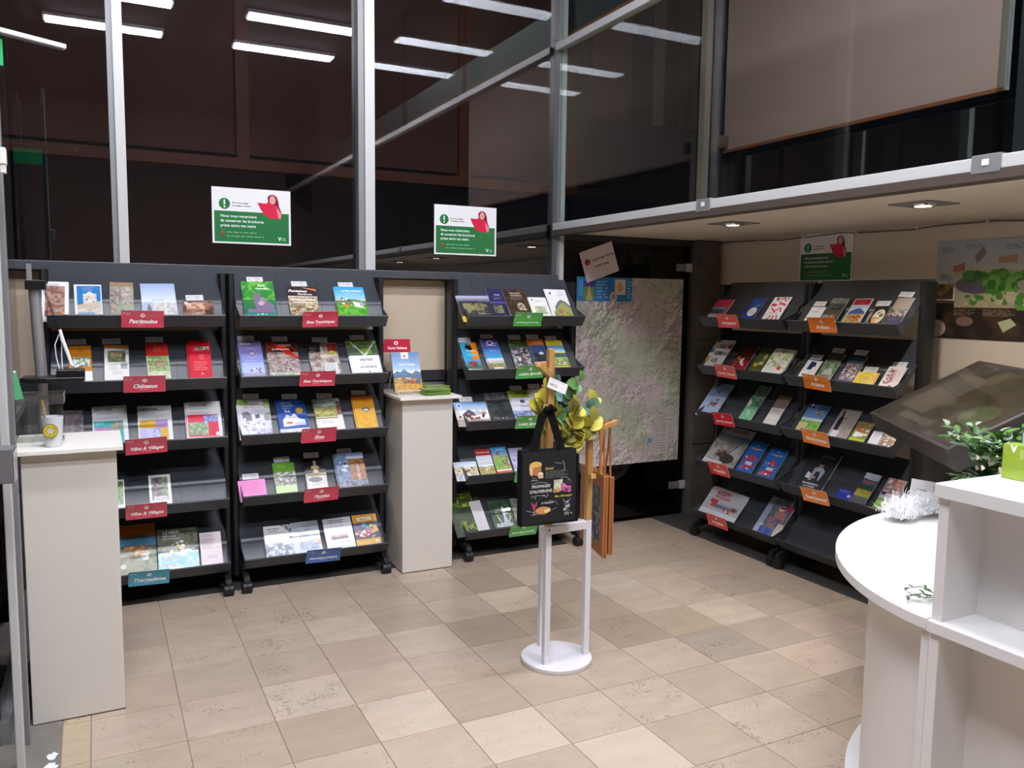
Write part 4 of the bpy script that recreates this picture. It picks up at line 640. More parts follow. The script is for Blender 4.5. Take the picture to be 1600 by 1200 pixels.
E2|.098 .096 .164 3 0 3|food photo leaflet with lime border|n 0 0 100 86 b07a54 6a8a44 12;k 10 10 80 60 26 9 c85838 e8e0d4 7a9c4c e4d8c0;p e8eaf0 16 50 60 56 40 80 10 76;r 0 84 100 16 b4d024
E2|.242 .145 .128 2 0 2|white recipe card with mosaic photo|b e4e4e8;n 40 8 58 86 a89490 7a8464 7;k 42 10 54 80 40 4 c84c3c e8e4e0 6a7c4c 8a5c50;m 6 20 28 4 9a9aa0 8
E3|-.21 .192 .288 4 0 3|large black food magazine with a chef|b 2f3338;T 62 14 8 8a8c8e GOURMET 60;e 54 34 9 8 c89478;p 241c18 45 28 54 22 64 28 62 32 46 32;p a8b0bc 36 44 48 40 62 40 76 48 72 74 34 78;p 34383e 46 52 62 52 68 88 44 88;r 30 66 26 5 cf9a7c;p e8ecf0 20 56 34 60 34 74 18 72;T 50 88 6 f0f0f4 ON_RÉINVENTE 86;T 50 95 6 f0f0f4 LA_CUISINE
E3|.025 .096 .102 1 0 2|half hidden royal blue leaflet|b 2838a0;m 10 12 76 3 c8ccf0 9;e 84 60 12 16 a8b0e0
E3|.136 .092 .222 4 0 4|thick leaflet with golden fields photo|n 0 0 100 24 a8b0b8 c0c8cc 12;h 22 4 3c5474 2;r 10 28 80 4 c84c38;h 40 3 2f4c3c 2;m 16 34 60 2 d86858;n 0 56 100 26 c8a444 8a9a38 10;r 0 80 100 20 54585a
E3|.286 .102 .222 4 0 4|white leaflet with green base and farm photo|n 0 0 100 50 a88c98 c4a09c 9;k 10 6 80 40 26 8 e4dcd8 8a6a70 d87c4c;r 2 46 26 14 3c447c;r 0 56 100 12 d8dae4;n 0 68 100 32 7cae3c 94c04c 14;k 30 74 40 14 12 5 e8e8e8 8a8c90
'''
def mk_sheet(name, w_, h, t, art, seed, rough=.28, coat=.3, edge='paper', res=1000, vis=0):
    c = Can(max(24, w_*res), max(24, h*res), seed).run(art); return sheet_mesh(name, w_, h, t, print_mat(name+' print', c.image(name+' print'), rough, coat), M_[edge], vis=vis)
def place_on(R, o, u, s, n, twist=0):
    """lay an object on the slope of a rack shelf: u across, s up the slope, n above the tray"""
    k, zb = R; x, y, rz = RX[k]; v, z = sp(s, n, zb)
    m = Matrix.Translation((x, y, 0)) @ Matrix.Rotation(rz, 4, 'Z') @ Matrix.Translation((u, v, z)) @ Matrix.Rotation(ANG, 4, 'X') @ Matrix.Rotation(twist, 4, 'Z')
    o.matrix_world = m
nb = 0
def cut(t, n):
    q = t.replace(',', '').split()[:n]
    while q[-1] in ('a', 'the', 'with', 'of', 'and', 'in', 'to', 'on', 'white', 'green', 'faint', 'coloured', 'small', 'pale', 'town', 'black', 'lit', 'carved', 'left', 'right', 'beside', 'golden', 'park', 'yellow', 'dark', 'grape', 'cheese', 'navy', 'mosaic') and len(q) > 3: q.pop()
    return ' '.join(q)
tagc = Can(85, 34, 3, 3).run('b d9dadd;T 14 56 10 3a3c40 V;m 26 26 18 2 7a7c80 16;m 48 24 40 2 55575c 16;m 56 66 20 1 55575c 16').image('holder card print')
TAGM = sheet_mesh('holder_card', .083, .034, .001, print_mat('holder card print', tagc, .5), M_['paper'])
for line in BR.strip().splitlines():
    k, num, desc, art = line.split('|'); u, w_, s1, n, tg, th = [float(v) for v in num.split()]; n = int(n); rk, si = k[0], int(k[1])
    zb = LT[si]-.055; th *= .001; nb += 1; g = random.Random(nb*13)
    s0 = .012; h = s1-s0-.004
    me = mk_sheet('brochure', w_, h, th, art, nb*31, vis=.026)
    tw = math.radians(g.uniform(-1.6, 1.6)); lay = min(.0125+th*n, .045)
    where = '%s %s' % (RNAME[rk], SNAME[si])
    for c_ in range(n):
        nn = .0135+th*(n-1-c_)*1.04
        o = put('brochure', me)
        du = 0 if c_ == 0 else -g.uniform(.001, .004)*c_
        place_on((rk, zb), o, u+du, s0+(0 if c_ == 0 else g.uniform(0, .004)), nn, tw+(0 if c_ == 0 else math.radians(g.uniform(-1, 1))))
        if c_ == 0: tag(o, cut(desc, 10)+', '+where, 'brochure', 'brochures on the racks')
        else: tag(o, 'stacked copy under the '+cut(desc, 6)+', '+where, 'brochure', 'copies beneath the front brochure')
    if tg:
        o = put('holder_card', TAGM); place_on((rk, zb), o, u-.012+g.uniform(-.006, .01), min(s1+.002, LEN-.04), .0145, math.radians(g.uniform(-3, 3)))
        tag(o, 'pale card above the '+cut(desc, 6)+', '+where, 'card', 'holder cards above brochures')
# a white sheet lying on the dark magazine
o = put('leaflet', mk_sheet('leaflet', .075, .20, .001, 'b d4d4d6;m 10 14 70 18 b4b4b8 4.4;r 0 0 8 100 dcdcdc', 555, .7, 0)); place_on(('C', LT[4]-.055), o, -.262, .03, .024, math.radians(4))
tag(o, 'blank grey white sheet lying on the dark magazine of third rack', 'leaflet')

# ------------------------------------------------------------------ shelf signs
def sign(rk, si, u, col, txt, lab, icon='', tilt=0, up=0):
    x, y, rz = RX[rk]; w_, h = .185, .088
    art = 'b %s;T 7 24 5 ffffff V;m 12 12 11 3 f4dcdc 6;i 50 76 11 ffffff %s 80;m 38 82 26 1 f0e0e0 7;%s' % (col, txt, icon)
    c = Can(185*1.6, 88*1.6, si+7, 2).run(art)
    im = print_mat('shelf sign print', c.image('shelf sign print'), .12, 1.0)
    o = put('shelf_sign', sheet_mesh('shelf_sign', w_, h, .0015, im, M_['signback'], .004, 8))
    zb = LT[si]-.055; lean = math.radians(90+10-tilt)
    m = Matrix.Translation((x, y, 0)) @ Matrix.Rotation(rz, 4, 'Z') @ Matrix.Translation((u, -.0015, zb-.005+up)) @ Matrix.Rotation(math.radians(2-4*rnd.random()), 4, 'Y') @ Matrix.Rotation(math.radians(112), 4, 'X')
    o.matrix_world = m
    tag(o, lab, 'sign', 'coloured shelf signs'); return o
ic = 'p ffffff 46 34 50 14 54 34;e 50 30 6 10 ffffff;e 50 30 3.4 6 %s;r 49 28 2 14 ffffff'
RD, TE, BL, GR, RE, OR = 'd62a50', '1f9cb8', '2460ac', '4fac50', 'f43c40', 'f78c2c'
for a in (('A', 0, .01, RD, 'Patrimoine'), ('A', 1, .01, RD, 'Châteaux'), ('A', 2, .01, RD, 'Villes_&_Villages'), ('A', 3, 0, RD, 'Villes_&_Villages'), ('A', 4, 0, TE, 'Thermalisme'),
          ('B', 0, .015, RD, 'Sites_Touristiques'), ('B', 1, -.005, RD, 'Sites_Touristiques'), ('B', 2, .0, RD, 'Sites'), ('B', 3, .01, RD, 'Musées'), ('B', 4, .015, BL, 'Informations_pratiques'),
          ('C', 0, -.02, GR, 'Parc_Naturel_Rég._des_Volcans_d\'Auvergne'), ('C', 1, .0, GR, 'Loisirs_Sportifs'), ('C', 2, .0, GR, 'Loisirs_Sportifs'), ('C', 3, .0, GR, 'Loisirs'), ('C', 4, -.03, GR, 'Espaces_Naturels_Sensibles'),
          ('D', 0, -.03, RE, 'Animations'), ('D', 1, -.035, RE, 'Agendas_Culturels'), ('D', 2, -.035, RE, 'Agendas_Culturels'), ('D', 3, -.06, RE, 'Actualités'), ('D', 4, -.06, RE, 'Actualités'),
          ('E', 0, -.10, OR, 'Artisans'), ('E', 1, -.12, OR, 'Artisans'), ('E', 2, -.11, OR, 'Gastronomie'), ('E', 3, -.09, OR, 'Gastronomie')):
    cn = {RD: 'crimson', TE: 'teal', BL: 'blue', GR: 'green', RE: 'bright red', OR: 'orange'}[a[3]]
    sign(*a, '%s sign clipped to the lip of the %s, %s' % (cn, SNAME[a[1]], RNAME[a[0]]), ic % a[3])
#@@PART2@@
# ------------------------------------------------------------------ slim pedestals
def pedestal(x, y, dy, lab, slab):
    o = empty('display_pedestal', (x, y, 0)); tag(o, lab, 'pedestal', 'slim cream pedestals')
    MB().box(-.15, .15, 0, dy, .004, .984).build('body', M_['offw'], o, .002)
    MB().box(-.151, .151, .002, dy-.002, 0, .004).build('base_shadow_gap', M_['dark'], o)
    MB().box(*slab, .984, 1.0).build('top', M_['slab'], o, .002)
    return o
pedestal(-.335, -.85, .30, 'tall cream pedestal at far left, under the acrylic box and cup', (-.178, .172, -.035, .36))
pedestal(1.405, .165, .30, 'slim cream pedestal between the second and third racks', (-.175, .19, -.04, .42))
# acrylic box, cup, stick on the left pedestal
o = empty('acrylic_box', (-.435, -.62, 1.0)); tag(o, 'clear open acrylic box standing on the left pedestal', 'box')
for nme, a in (('side', (-.082, .082, -.07, -.066, .0015, .17)), ('side', (-.082, .082, .066, .07, .0015, .17)), ('side', (-.082, -.078, -.066, .066, .0015, .17)), ('side', (.078, .082, -.066, .066, .0015, .17)), ('bottom', (-.082, .082, -.07, .07, 0, .0015))):
    MB().box(*a).build(nme, G_acr, o)
rm = MB()
for a in ((-.085, .085, -.0735, -.0705), (-.085, .085, .0705, .0735), (-.0855, -.0825, -.0735, .0735), (.0825, .0855, -.0735, .0735)): rm.box(*a, .138, .172)
rm.build('rim', glassmat('frosted acrylic', 2.2, (.85, .84, .82), .3), o)
o = empty('plastic_cup', (-.385, -.80, 1.0)); tag(o, 'frosted white cup with a round yellow sticker on left pedestal', 'cup')
FR = mat('frosted plastic', 'cdced2', .3); MB().lathe([(.024, 0), (.027, .002), (.035, .108), (.033, .108), (.026, .004), (.001, .004)], 28).build('body', FR, o, 0, True)
c = Can(200, 200, 3, 2).run('b 4a4420;e 50 50 50 50 3a3620;e 50 50 46 46 c8b428;e 50 50 30 30 a89a30;e 50 50 20 20 cdcdc8;e 50 50 16 16 a8acb0;m 30 46 40 3 e8e8e8 6;k 14 20 72 60 14 3 6a6018 e8dc80')
me = D.meshes.new('sticker'); vs = [(0, 0, 0)]+[(.0245*math.cos(a*PI/16), .0245*math.sin(a*PI/16), 0) for a in range(32)]
me.from_pydata(vs, [], [(0, i, i % 32+1) for i in range(1, 33)]); uvl = me.uv_layers.new()
for l in me.loops: v = me.vertices[l.vertex_index].co; uvl.data[l.index].uv = (v.x/.049+.5, v.y/.049+.5)
me.materials.append(print_mat('sticker print', c.image('sticker print'), .4)); s_ = put('sticker', me, o, 0, (-.006, -.0345, .060)); s_.rotation_euler = (PI/2-.08, 0, -.15)
MB().tube([(-.012, 0, .012), (-.030, .006, .165)], .0035, 8).build('wooden_stick', wood('pale stick', 'b08d5a', '8f6c3c'), o)
o = MB().bar((-.455, -.73, 1.004), (-.415, -.66, 1.075), .014, .006).build('plastic_scoop', G_acr, None); tag(o, 'small clear plastic scoop leaning inside the acrylic box area', 'scoop')
# disinfectant stand
o = empty('sanitizer_stand', (-.435, -.36, 0)); tag(o, 'chrome and black sanitizer stand with bent white lever, behind left pedestal', 'sanitizer stand')
MB().tube([(0, 0, .01), (0, 0, 1.20)], .020, 20).build('lower_tube', M_['satin'], o, 0, True)
MB().tube([(0, 0, 1.215), (-.012, 0, 1.575)], .021, 20).build('column', M_['satin'], o, 0, True)
MB().lathe([(.13, 0), (.135, .004), (.13, .012), (.03, .016)], 28).build('base', M_['dark'], o, 0, True)
MB().prism([(-.07, -.09), (.02, -.12), (.15, -.115), (.155, -.05), (.04, .03), (-.06, .03)], 1.195, 1.215, 'z').build('tray', M_['black'], o, .003)
MB().prism([(.055, -.105), (.155, -.105), (.155, -.035), (.055, -.02)], 1.216, 1.244, 'z').build('tray_block', M_['black'], o, .003)
MB().box(-.042, .030, -.035, .03, 1.555, 1.592).build('top_bracket', M_['black'], o, .003)
MB().box(-.034, -.016, -.037, -.030, 1.59, 1.655).build('label_strip', M_['alud'], o)
MB().bar((.022, -.03, 1.56), (.072, -.05, 1.385), .010, .003, (0, 1, 0)).build('clear_strip', glassmat('hazy strip', 1.5, (.7, .7, .7), .2), o)
MB().tube([(.072, -.052, 1.40), (.080, -.055, 1.36), (.098, -.06, 1.30), (.108, -.065, 1.262), (.122, -.07, 1.250), (.152, -.08, 1.262)], [.006, .008, .007, .006, .006, .006], 10).build('lever', mat('white plastic', 'ecebee', .3), o, 0, True)
MB().tube([(.068, -.05, 1.38), (.053, -.05, 1.34), (.056, -.05, 1.29), (.066, -.06, 1.245)], .0022, 6).tube([(.078, -.05, 1.37), (.075, -.05, 1.30), (.076, -.06, 1.235)], .0022, 6).build('cable_tie', mat('white plastic', 'ecebee', .3), o)
# left frame clutter
o = MB().box(-.565, -.548, -1.235, -1.175, 1.90, 1.955).build('door_latch', M_['slab'], None, .004) if False else None
o = empty('glass_clamp', (-.482, -1.15, 1.955)); tag(o, 'pale bolted clamp on the tall frame at far left', 'clamp')
MB().box(-.004, .022, -.02, .02, -.03, .02).build('jaw', M_['slab'], o, .003); MB().box(.005, .020, -.016, .012, -.055, -.03).build('foot_block', M_['slab'], o, .002)
o = put('green_leaflet', mk_sheet('green_leaflet', .026, .10, .0015, 'b 4a9a64;r 0 0 100 6 e8f0ea;m 14 20 60 6 bfe0c8;T 50 70 24 3a7a50 i', 88, .4), None, 0, (-.482, -.80, 1.172))
o.rotation_euler = (math.radians(80), math.radians(-10), math.radians(15)); tag(o, 'small green leaflet stuck by the glass above left pedestal', 'leaflet')
o = empty('wall_box', (-.515, -1.33, 1.0)); tag(o, 'grey wedge topped box with a printed side at the left frame', 'box')
MB().prism([(-.09, .0), (.06, -.02), (.045, .09), (-.09, .10)], -.055, .055).build('housing', M_['grey'], o, .003)
s_ = put('side_print', mk_sheet('side_print', .10, .085, .001, 'b c8c2c0;n 10 14 76 66 a89890 d4ccc8 14;e 54 44 20 20 8a7a78;e 54 44 12 12 c8c0bc;m 12 84 50 2 888888', 66, .6), o, 0, (.0565, -.04, .0)); s_.rotation_euler = (PI/2, 0, PI/2)
# pendant bar and exit sign at the top left
o = empty('pendant_light_bar', (-.56, -.68, 2.445)); tag(o, 'thin white linear light fixture at the upper left edge', 'light fixture')
MB().bar((-.25, -.08, .02), (.26, .08, -.012), .030, .018).build('body', M_['whitemet'], o, .004)
MB().bar((-.25, -.08, .009), (.25, .078, -.022), .012, .004).build('slot', M_['alud'], o)
MB().tube([(-.1, -.03, .01), (-.1, -.03, 1.78)], .003, 6).build('wire', M_['alud'], o)
o = empty('exit_sign', (-.54, -.64, 2.378)); tag(o, 'green emergency exit sign peeking in at the upper left edge', 'sign')
MB().box(-.14, .046, -.006, .006, -.045, .045).build('plate', mat('exit green', '1f9a5c', .4, emit=.5), o, .002)
s_ = MB(); s_.prism([(-.10, -.02), (-.06, -.02), (-.06, -.035), (-.03, -.005), (-.06, .025), (-.06, .01), (-.10, .01)], -.008, -.0062, 'y'); s_.build('arrow', M_['white'], o)

# ------------------------------------------------------------------ right pedestal: guide on wire stand, stacks of green leaflets
o = empty('wire_book_stand', (1.335, .30, 1.0)); tag(o, 'white wire stand holding the spiral guide on the right pedestal', 'stand')
WM = mat('white wire', 'e4e2de', .4); Bk = .16
for sx in (-.075, .075):
    MB().tube([(sx, -.062, .026), (sx, -.060, .004), (sx, 0-.02, .004), (sx, .055, .190)], .0022, 6).build('side_wire', WM, o)
    MB().tube([(sx, .05, .15), (sx, .12, .004)], .002, 6).build('back_leg', WM, o)
for (a, z) in ((-.062, .026), (-.020, .005)): MB().tube([(-.075, a, z), (.075, a, z)], .0022, 6).build('cross_wire', WM, o)
MB().tube([(-.03, -.062, .026), (-.03, -.062, .006), (-.005, -.062, .004), (0, -.062, .026)], .0018, 6).build('front_loop', WM, o)
MB().tube([(-.075, .055, .190), (.075, .055, .190)], .002, 6).build('cross_wire', WM, o)
art = 'g 0 0 100 46 3a6cac b8d4ea;r 36 0 26 16 f0f0f2;e 48 9 6 4 d8806a;m 42 10 16 2 d86a5a;m 34 23 34 1 d8e8f4;i 52 33 7.5 f4f4f4 Terra_Volcana 66;p 5478a0 0 54 14 46 26 50 40 42 54 50 68 54 82 46 100 52 100 60 0 60;h 58 3 4a6a88 3;h 64 2 6f7a6c 2;p d4b890 6 66 30 62 60 64 66 70 6 72;n 0 68 100 32 c89a3c a8803a 12;k 4 66 90 10 16 6 6a4a30 8a6a3c;p a83430 58 72 66 68 76 76 70 84 60 80;p 3a5488 78 70 88 68 90 78 82 78;n 0 80 100 20 d8a83c b88830 9'
o = put('spiral_guide', mk_sheet('spiral_guide', .165, .236, .012, art, 901, .3)); gd = o
o.matrix_world = Matrix.Translation((1.335, .281, 1.0095)) @ Matrix.Rotation(math.radians(67.5), 4, 'X'); tag(o, 'spiral bound blue guide with mountains and meadow on wire stand', 'brochure')
for i in range(18): MB().tube([(-.0855, .01+i*.0125, 0), (-.089, .01+i*.0125, .006), (-.0855, .01+i*.0125, .0125), (-.078, .01+i*.0125, .0128)], .0009, 5).build('spiral_ring', mat('dark ring', '3a3f4a', .3, .6), gd)
s_ = put('card_sign', mk_sheet('card_sign', .17, .075, .0015, 'b bf1f3e;T 7 24 5 ffffff V;e 50 30 7 15 ffffff;e 50 30 3.5 7 bf1f3e;i 52 78 10 ffffff Terra_Volcana 70', 902, .3)); s_.matrix_world = Matrix.Translation((1.300, .395, 1.232)) @ Matrix.Rotation(math.radians(80), 4, 'X')
tag(s_, 'red sign card with white script standing behind the spiral guide', 'sign')
MB().box(-.004, .004, -.22, 0, -.004, 0).build('prop', WM, s_)
lf = mk_sheet('green_leaflet', .10, .15, .0025, 'b 9abf30;r 0 0 30 100 8aa0a8;m 36 12 50 6 d8ecc0;n 0 50 100 50 a8bc60 8f9c7c 12', 903, .4, .3, 'green')
for j, (cx_, cy_, nn, la) in enumerate(((1.475, .225, 13, 'bright green leaflet in the front stack on the right pedestal'), (1.53, .40, 12, 'green leaflet in the rear stack on the right pedestal'))):
    for i in range(nn):
        q = put('green_leaflet', lf, None, 0, (cx_+rnd.uniform(-.003, .003), cy_+rnd.uniform(-.003, .003), 1.0005+i*.0027)); q.rotation_euler = (0, 0, PI/2+math.radians(rnd.uniform(-4, 4)+j*12))
        q.location.x += .07
        tag(q, la, 'leaflet', 'front stack of green leaflets' if j == 0 else 'rear stack of green leaflets')

# ------------------------------------------------------------------ centre stand with bags and eucalyptus
WD = wood('pine', 'c79a5c', 'a87a40', 7)
st = empty('hanging_stand', (1.484, -1.17, 0)); tag(st, 'three legged white and pine hanging stand in the middle of the floor', 'stand')
MB().lathe([(.150, 0), (.152, .004), (.152, .020), (.149, .023)], 56).build('base_disc', M_['whitemet'], st, 0, True)
P3 = [(-.085, -.055, .615, 1.345), (-.013, .14, .60, 1.17), (.118, -.04, .615, 1.08)]
P3b = [(-.085, -.055), (-.005, .05), (.118, -.04)]
LG = [(-.085, -.055), (-.013, .115), (.118, -.04)]
for i, ((x, y), zt, wt) in enumerate(zip(LG, (.615, .60, .615), (1.345, 1.18, 1.085))):
    MB().box(x-.013, x+.013, y-.013, y+.013, .022, zt).build('leg', M_['whitemet'], st, .002)
    MB().box(x-.0125, x+.0125, y-.0125, y+.0125, zt, wt).build('upright', WD, st, .002)
for a, b_ in ((0, 1), (1, 2), (2, 0)):
    (x0, y0), (x1, y1) = LG[a], LG[b_]; MB().bar((x0, y0, .595), (x1, y1, .595), .022, .034).build('cross_brace', M_['whitemet'], st, .002)
MB().tube([(-.085, -.069, .60), (-.085, -.0705, .60)], .004, 10).build('screw', M_['dark'], st)
MB().bar((-.085, -.06, 1.235), (-.150, -.075, 1.285), .024, .024).build('peg', WD, st, .002)
MB().bar((-.085, -.055, 1.085), (-.128, -.10, 1.115), .022, .022).build('peg', WD, st, .002)
MB().bar((.118, -.04, .990), (.262, -.03, 1.025), .020, .020).build('peg', WD, st, .002)
MB().bar((.118, -.03, .80), (.105, -.10, .815), .022, .022).build('peg', WD, st, .002)
# black bag
bagc = Can(530, 650, 5, 2)
bagc.run('b 0e0e10;n 0 0 100 100 0d0d0f 131316 3')
bagc.run('p c8963f 12 18 16 15 26 14 34 17 34 25 32 30 14 30;e 24 18 11 4.5 dcb45c;p b87a48 18 22 26 21 34 20 34 30 28 34 20 32;p e0b890 12 20 18 22 18 34 13 30;e 33 31 5 2.4 ece4d0;p d4bc90 28 31 38 31 38 37 29 37;i 48 26 4.4 c8b040 Cantal;m 42 28 44 7 a8a8ac 1.5;l 60 17 74 19 .6 d0d0d0;l 74 15 78 20 .7 d0d0d0;l 77 20 78 26 .7 d0d0d0;l 78 26 75 29 .7 d0d0d0;T 22 37 2.6 c87050 Saint;T 22 40 2.6 a8a8ac Nectaire')
bagc.run('l 16 44 30 42.5 .6 c8c8c8;l 30 42.5 46 44 .6 c8c8c8;T 34 50 5 d8d8d8 FROMAGES;T 34 57 5 d8d8d8 D\'AUVERGNE;l 16 62 28 60.5 .6 c8c8c8;l 28 60.5 48 62 .6 c8c8c8;k 14 60 34 4 8 1 c8c8c8;n 58 41 17 15 dce0c8 b8bc9c 4;e 81 53 9 6 a8487c;k 73 48 16 12 22 2.4 c05c94 8a2c64 d87cb0;e 66 56 6 2.6 c89a4c;e 60 57 4 2 b07c38;e 86 46 7 5 2c2c30;l 70 39 82 38 .6 c8c8c8;l 82 38 90 44 .6 c8c8c8;i 76 65.5 3.6 c8b040 Bleu_d\'Auvergne 40')
bagc.run('l 18 69 18.5 76 .6 d8d8d8;l 26 69 25.5 76 .6 d8d8d8;e 22 75 4.2 3.4 b8284c;l 22 78 22 86 .8 d8d8d8;l 17 86.5 27 86.5 .8 d8d8d8;i 46 73 3.6 b8b8bc St_Nectaire;l 48 69 62 71 .5 c8c8c8;l 62 71 66 76 .5 c8c8c8;e 38 82 14 5.4 b87848;e 38 81 13 4.4 cc9058;p e8d498 40 82 52 79 52 84 42 86;l 8 80 24 84 .6 c8c8c8;l 52 83 64 80 .5 c8c8c8;k 78 72 10 20 44 1.8 7c7c80 b8b8bc 4a4a4e;l 76 69 80 74 .8 c8c8c8;l 90 69 86 74 .8 c8c8c8;l 80 88 80 92 1 a8a8a8;l 86 88 86 92 1 a8a8a8;T 92 91 3 c8c8c8 M')
bg = empty('black_tote_bag', (1.362, -1.30, 0)); tag(bg, 'black tote bag printed with cheeses, FROMAGES D\'AUVERGNE, hung on the stand', 'bag')
w2, zb_, zt_ = .130, .645, .950
mb = MB(); mb.prism([(-w2, zb_), (w2, zb_-.004), (w2-.006, zt_-.004), (0, zt_-.002), (-w2-.002, zt_+.002)], 0, .035, 'y'); mb.build('body', M_['fabric'], bg, .006)
f_ = sheet_mesh('printed_front', w2*2-.016, zt_-zb_-.012, .0008, print_mat('bag print', bagc.image('bag print'), .85, 0), M_['fabric'])
f_ = put('printed_front', f_, bg, 0, (-.001, -.0005, zb_+.006)); f_.rotation_euler = (PI/2, 0, 0)
MB().box(w2-.004, w2+.010, .004, .05, zb_-.005, zt_-.03).build('side_fold', M_['fabric'], bg, .004)
kx, kz = -.010, 1.112
for s0, s1 in ((-.085, -.038), (.062, .0)):
    y0 = .0
    MB().bar((s0, .002, zt_-.03), (s1-.002, -.004, kz-.02), .034, .003, (0, -1, .2)).bar((s1-.002, -.004, kz-.03), (kx, .004, kz+.004), .030, .003, (0, -1, .2)).build('handle', M_['fabric'], bg)
MB().tube([(kx-.02, -.012, kz-.002), (kx, -.014, kz+.012), (kx+.024, -.012, kz-.006)], .011, 8).build('handle_loop', M_['fabric'], bg, 0, True)
# brown bags hung on the right peg, seen almost edge-on
pc = Can(300, 340, 7, 2).run('b a8683a;r 12 10 76 80 5a5e5c;n 12 10 36 38 4c5448 7a8468 9;n 50 10 38 38 40484c 6a7c8c 9;n 12 50 36 40 56604c 8a8a60 9;n 50 50 38 40 8090a0 3a4044 9;r 48 10 2 80 b89070;r 12 48 76 2 8a9cb0').image('bag picture')
PMb = print_mat('bag picture', pc, .6)
dv = Vector((.20, .98, 0))
for i, (nx, ny, off, la) in enumerate(((1.672, -1.245, 0, 'brown paper bag with photo prints hung edge-on at the right, nearer one'), (1.715, -1.225, 1, 'plain brown paper bag hung edge-on behind the printed brown one'))):
    o = empty('brown_bag', (nx, ny, 0), math.atan2(dv.y, dv.x)); tag(o, la, 'bag', 'brown bags on the right peg')
    z0, z1 = (.445, .80) if i == 0 else (.45, .79)
    MB().prism([(0, z0), (.30, z0+.01), (.30, z1), (0, z1)], -.004, .010, 'y').build('body', M_['leather'], o, .003)
    MB().prism([(.0, z0), (.0, z1), (.014, z1+.002), (.022, z0+.25), (.012, z0)], -.0075, .014, 'y').build('side_fold', M_['leather'], o, .002)
    if i == 0:
        q = sheet_mesh('picture', .27, .31, .0006, PMb, M_['leather']); q = put('picture', q, o, 0, (.152, .0102, z0+.02)); q.rotation_euler = (PI/2, 0, PI)
    MB().tube([(.03, 0, z1-.01), (.04, .0, z1+.10), (.05, 0, 1.035), (.06, 0, z1+.12), (.10, 0, z1-.01)], .005, 8).build('handle', M_['leather'], o, 0, True)
MB().bar((.150, -.042, .885), (.158, -.036, 1.028), .030, .004, (0, -1, 0)).build('strap', M_['leather'], o) if False else None
o = MB().prism([(-.014, .0), (.016, .0), (.010, -.05), (.004, -.12), (.012, -.215), (-.006, -.215), (-.004, -.10)], -.003, .003, 'y').build('leather_strap', wood('light leather', 'c8904c', 'b07838', 3), None, .001, False, (1.652, -1.222, 1.022))
tag(o, 'tan strap looped over the right pine peg of the stand', 'strap')
# price tag
o = put('price_tag', mk_sheet('price_tag', .092, .042, .001, 'b eeecec;m 8 12 76 1 8a4a48 8;m 8 26 60 1 b0a8a8 8;L 8 72 12 6a6668 NICO', 71, .5))
o.matrix_world = Matrix.Translation((1.405, -1.262, 1.178)) @ Matrix.Rotation(math.radians(22), 4, 'Y') @ Matrix.Rotation(math.radians(85), 4, 'X'); tag(o, 'tilted white price tag clipped to the top of the pine stand', 'tag')
# eucalyptus
LFM = {}
def leafmat(name, c1, c2):
    if name not in LFM:
        m, nt, b = base(name); oi = nt.nodes.new('ShaderNodeObjectInfo'); mx = nt.nodes.new('ShaderNodeMix'); mx.data_type = 'RGBA'
        mx.inputs[6].default_value = (*lin(c1), 1); mx.inputs[7].default_value = (*lin(c2), 1)
        nt.links.new(oi.outputs['Random'], mx.inputs[0]); nt.links.new(mx.outputs[2], b.inputs['Base Color']); b.inputs['Roughness'].default_value = .45; LFM[name] = m
    return LFM[name]
def leaf_mesh(name, L, W, m, point=.0, cup=.12):
    mb = MB(); N = 8; vs = []; 
    for i in range(N+1):
        t = i/N; hw = W/2*(math.sin(PI*t)**(.62 if not point else .9))*(1-point*t); z = cup*L*math.sin(PI*t)*.5
        vs += [(-hw, t*L, z+hw*.35), (0, t*L, z), (hw, t*L, z+hw*.35)]
    fs = []
    for i in range(N):
        k = i*3; fs += [(k, k+1, k+4, k+3), (k+1, k+2, k+5, k+4)]
    mb.add(vs, fs); me = mb.mesh(name, m, True); return me
def orient(o, p, d, roll=0, s=1, up=None):
    d = Vector(d).normalized(); up = Vector(up) if up else (Vector((0, 0, 1)) if abs(d.z) < .9 else Vector((1, 0, 0))); x = d.cross(up).normalized(); z = x.cross(d)
    m = Matrix((x, d, z)).transposed().to_4x4() @ Matrix.Rotation(roll, 4, 'Y') @ Matrix.Scale(s, 4); m.translation = p; o.matrix_basis = m
EU = empty('eucalyptus_bunch', (0, 0, 0)); tag(EU, 'bunch of round eucalyptus leaves, green and yellow, tied in the pine stand', 'foliage')
lm_ = [leaf_mesh('leaf', .062, .052, leafmat('yellow leaf', 'b0a62c', 'd2ca4c')), leaf_mesh('leaf', .060, .050, leafmat('green leaf', '4a7a3a', '6c9456')), leaf_mesh('leaf', .058, .054, leafmat('blue green leaf', '567f7c', '7ca69a')), leaf_mesh('leaf', .066, .050, leafmat('olive leaf', '8a8a38', 'a8a04c'))]
g = random.Random(12)
stems = [[(1.46, -1.19, .93), (1.50, -1.20, 1.06), (1.545, -1.21, 1.20)], [(1.46, -1.19, .93), (1.46, -1.19, 1.06), (1.43, -1.18, 1.22)], [(1.46, -1.19, .93), (1.53, -1.21, 1.02), (1.60, -1.22, 1.11)], [(1.46, -1.19, .93), (1.40, -1.20, 1.02), (1.375, -1.19, 1.13)], [(1.47, -1.19, .90), (1.56, -1.23, .96), (1.60, -1.24, 1.04)], [(1.47, -1.19, .93), (1.50, -1.24, 1.02), (1.50, -1.25, 1.10)]]
kinds = [[1, 1, 2], [1, 2, 0], [3, 0, 2], [0, 0, 3], [3, 3, 0], [0, 3, 3]]
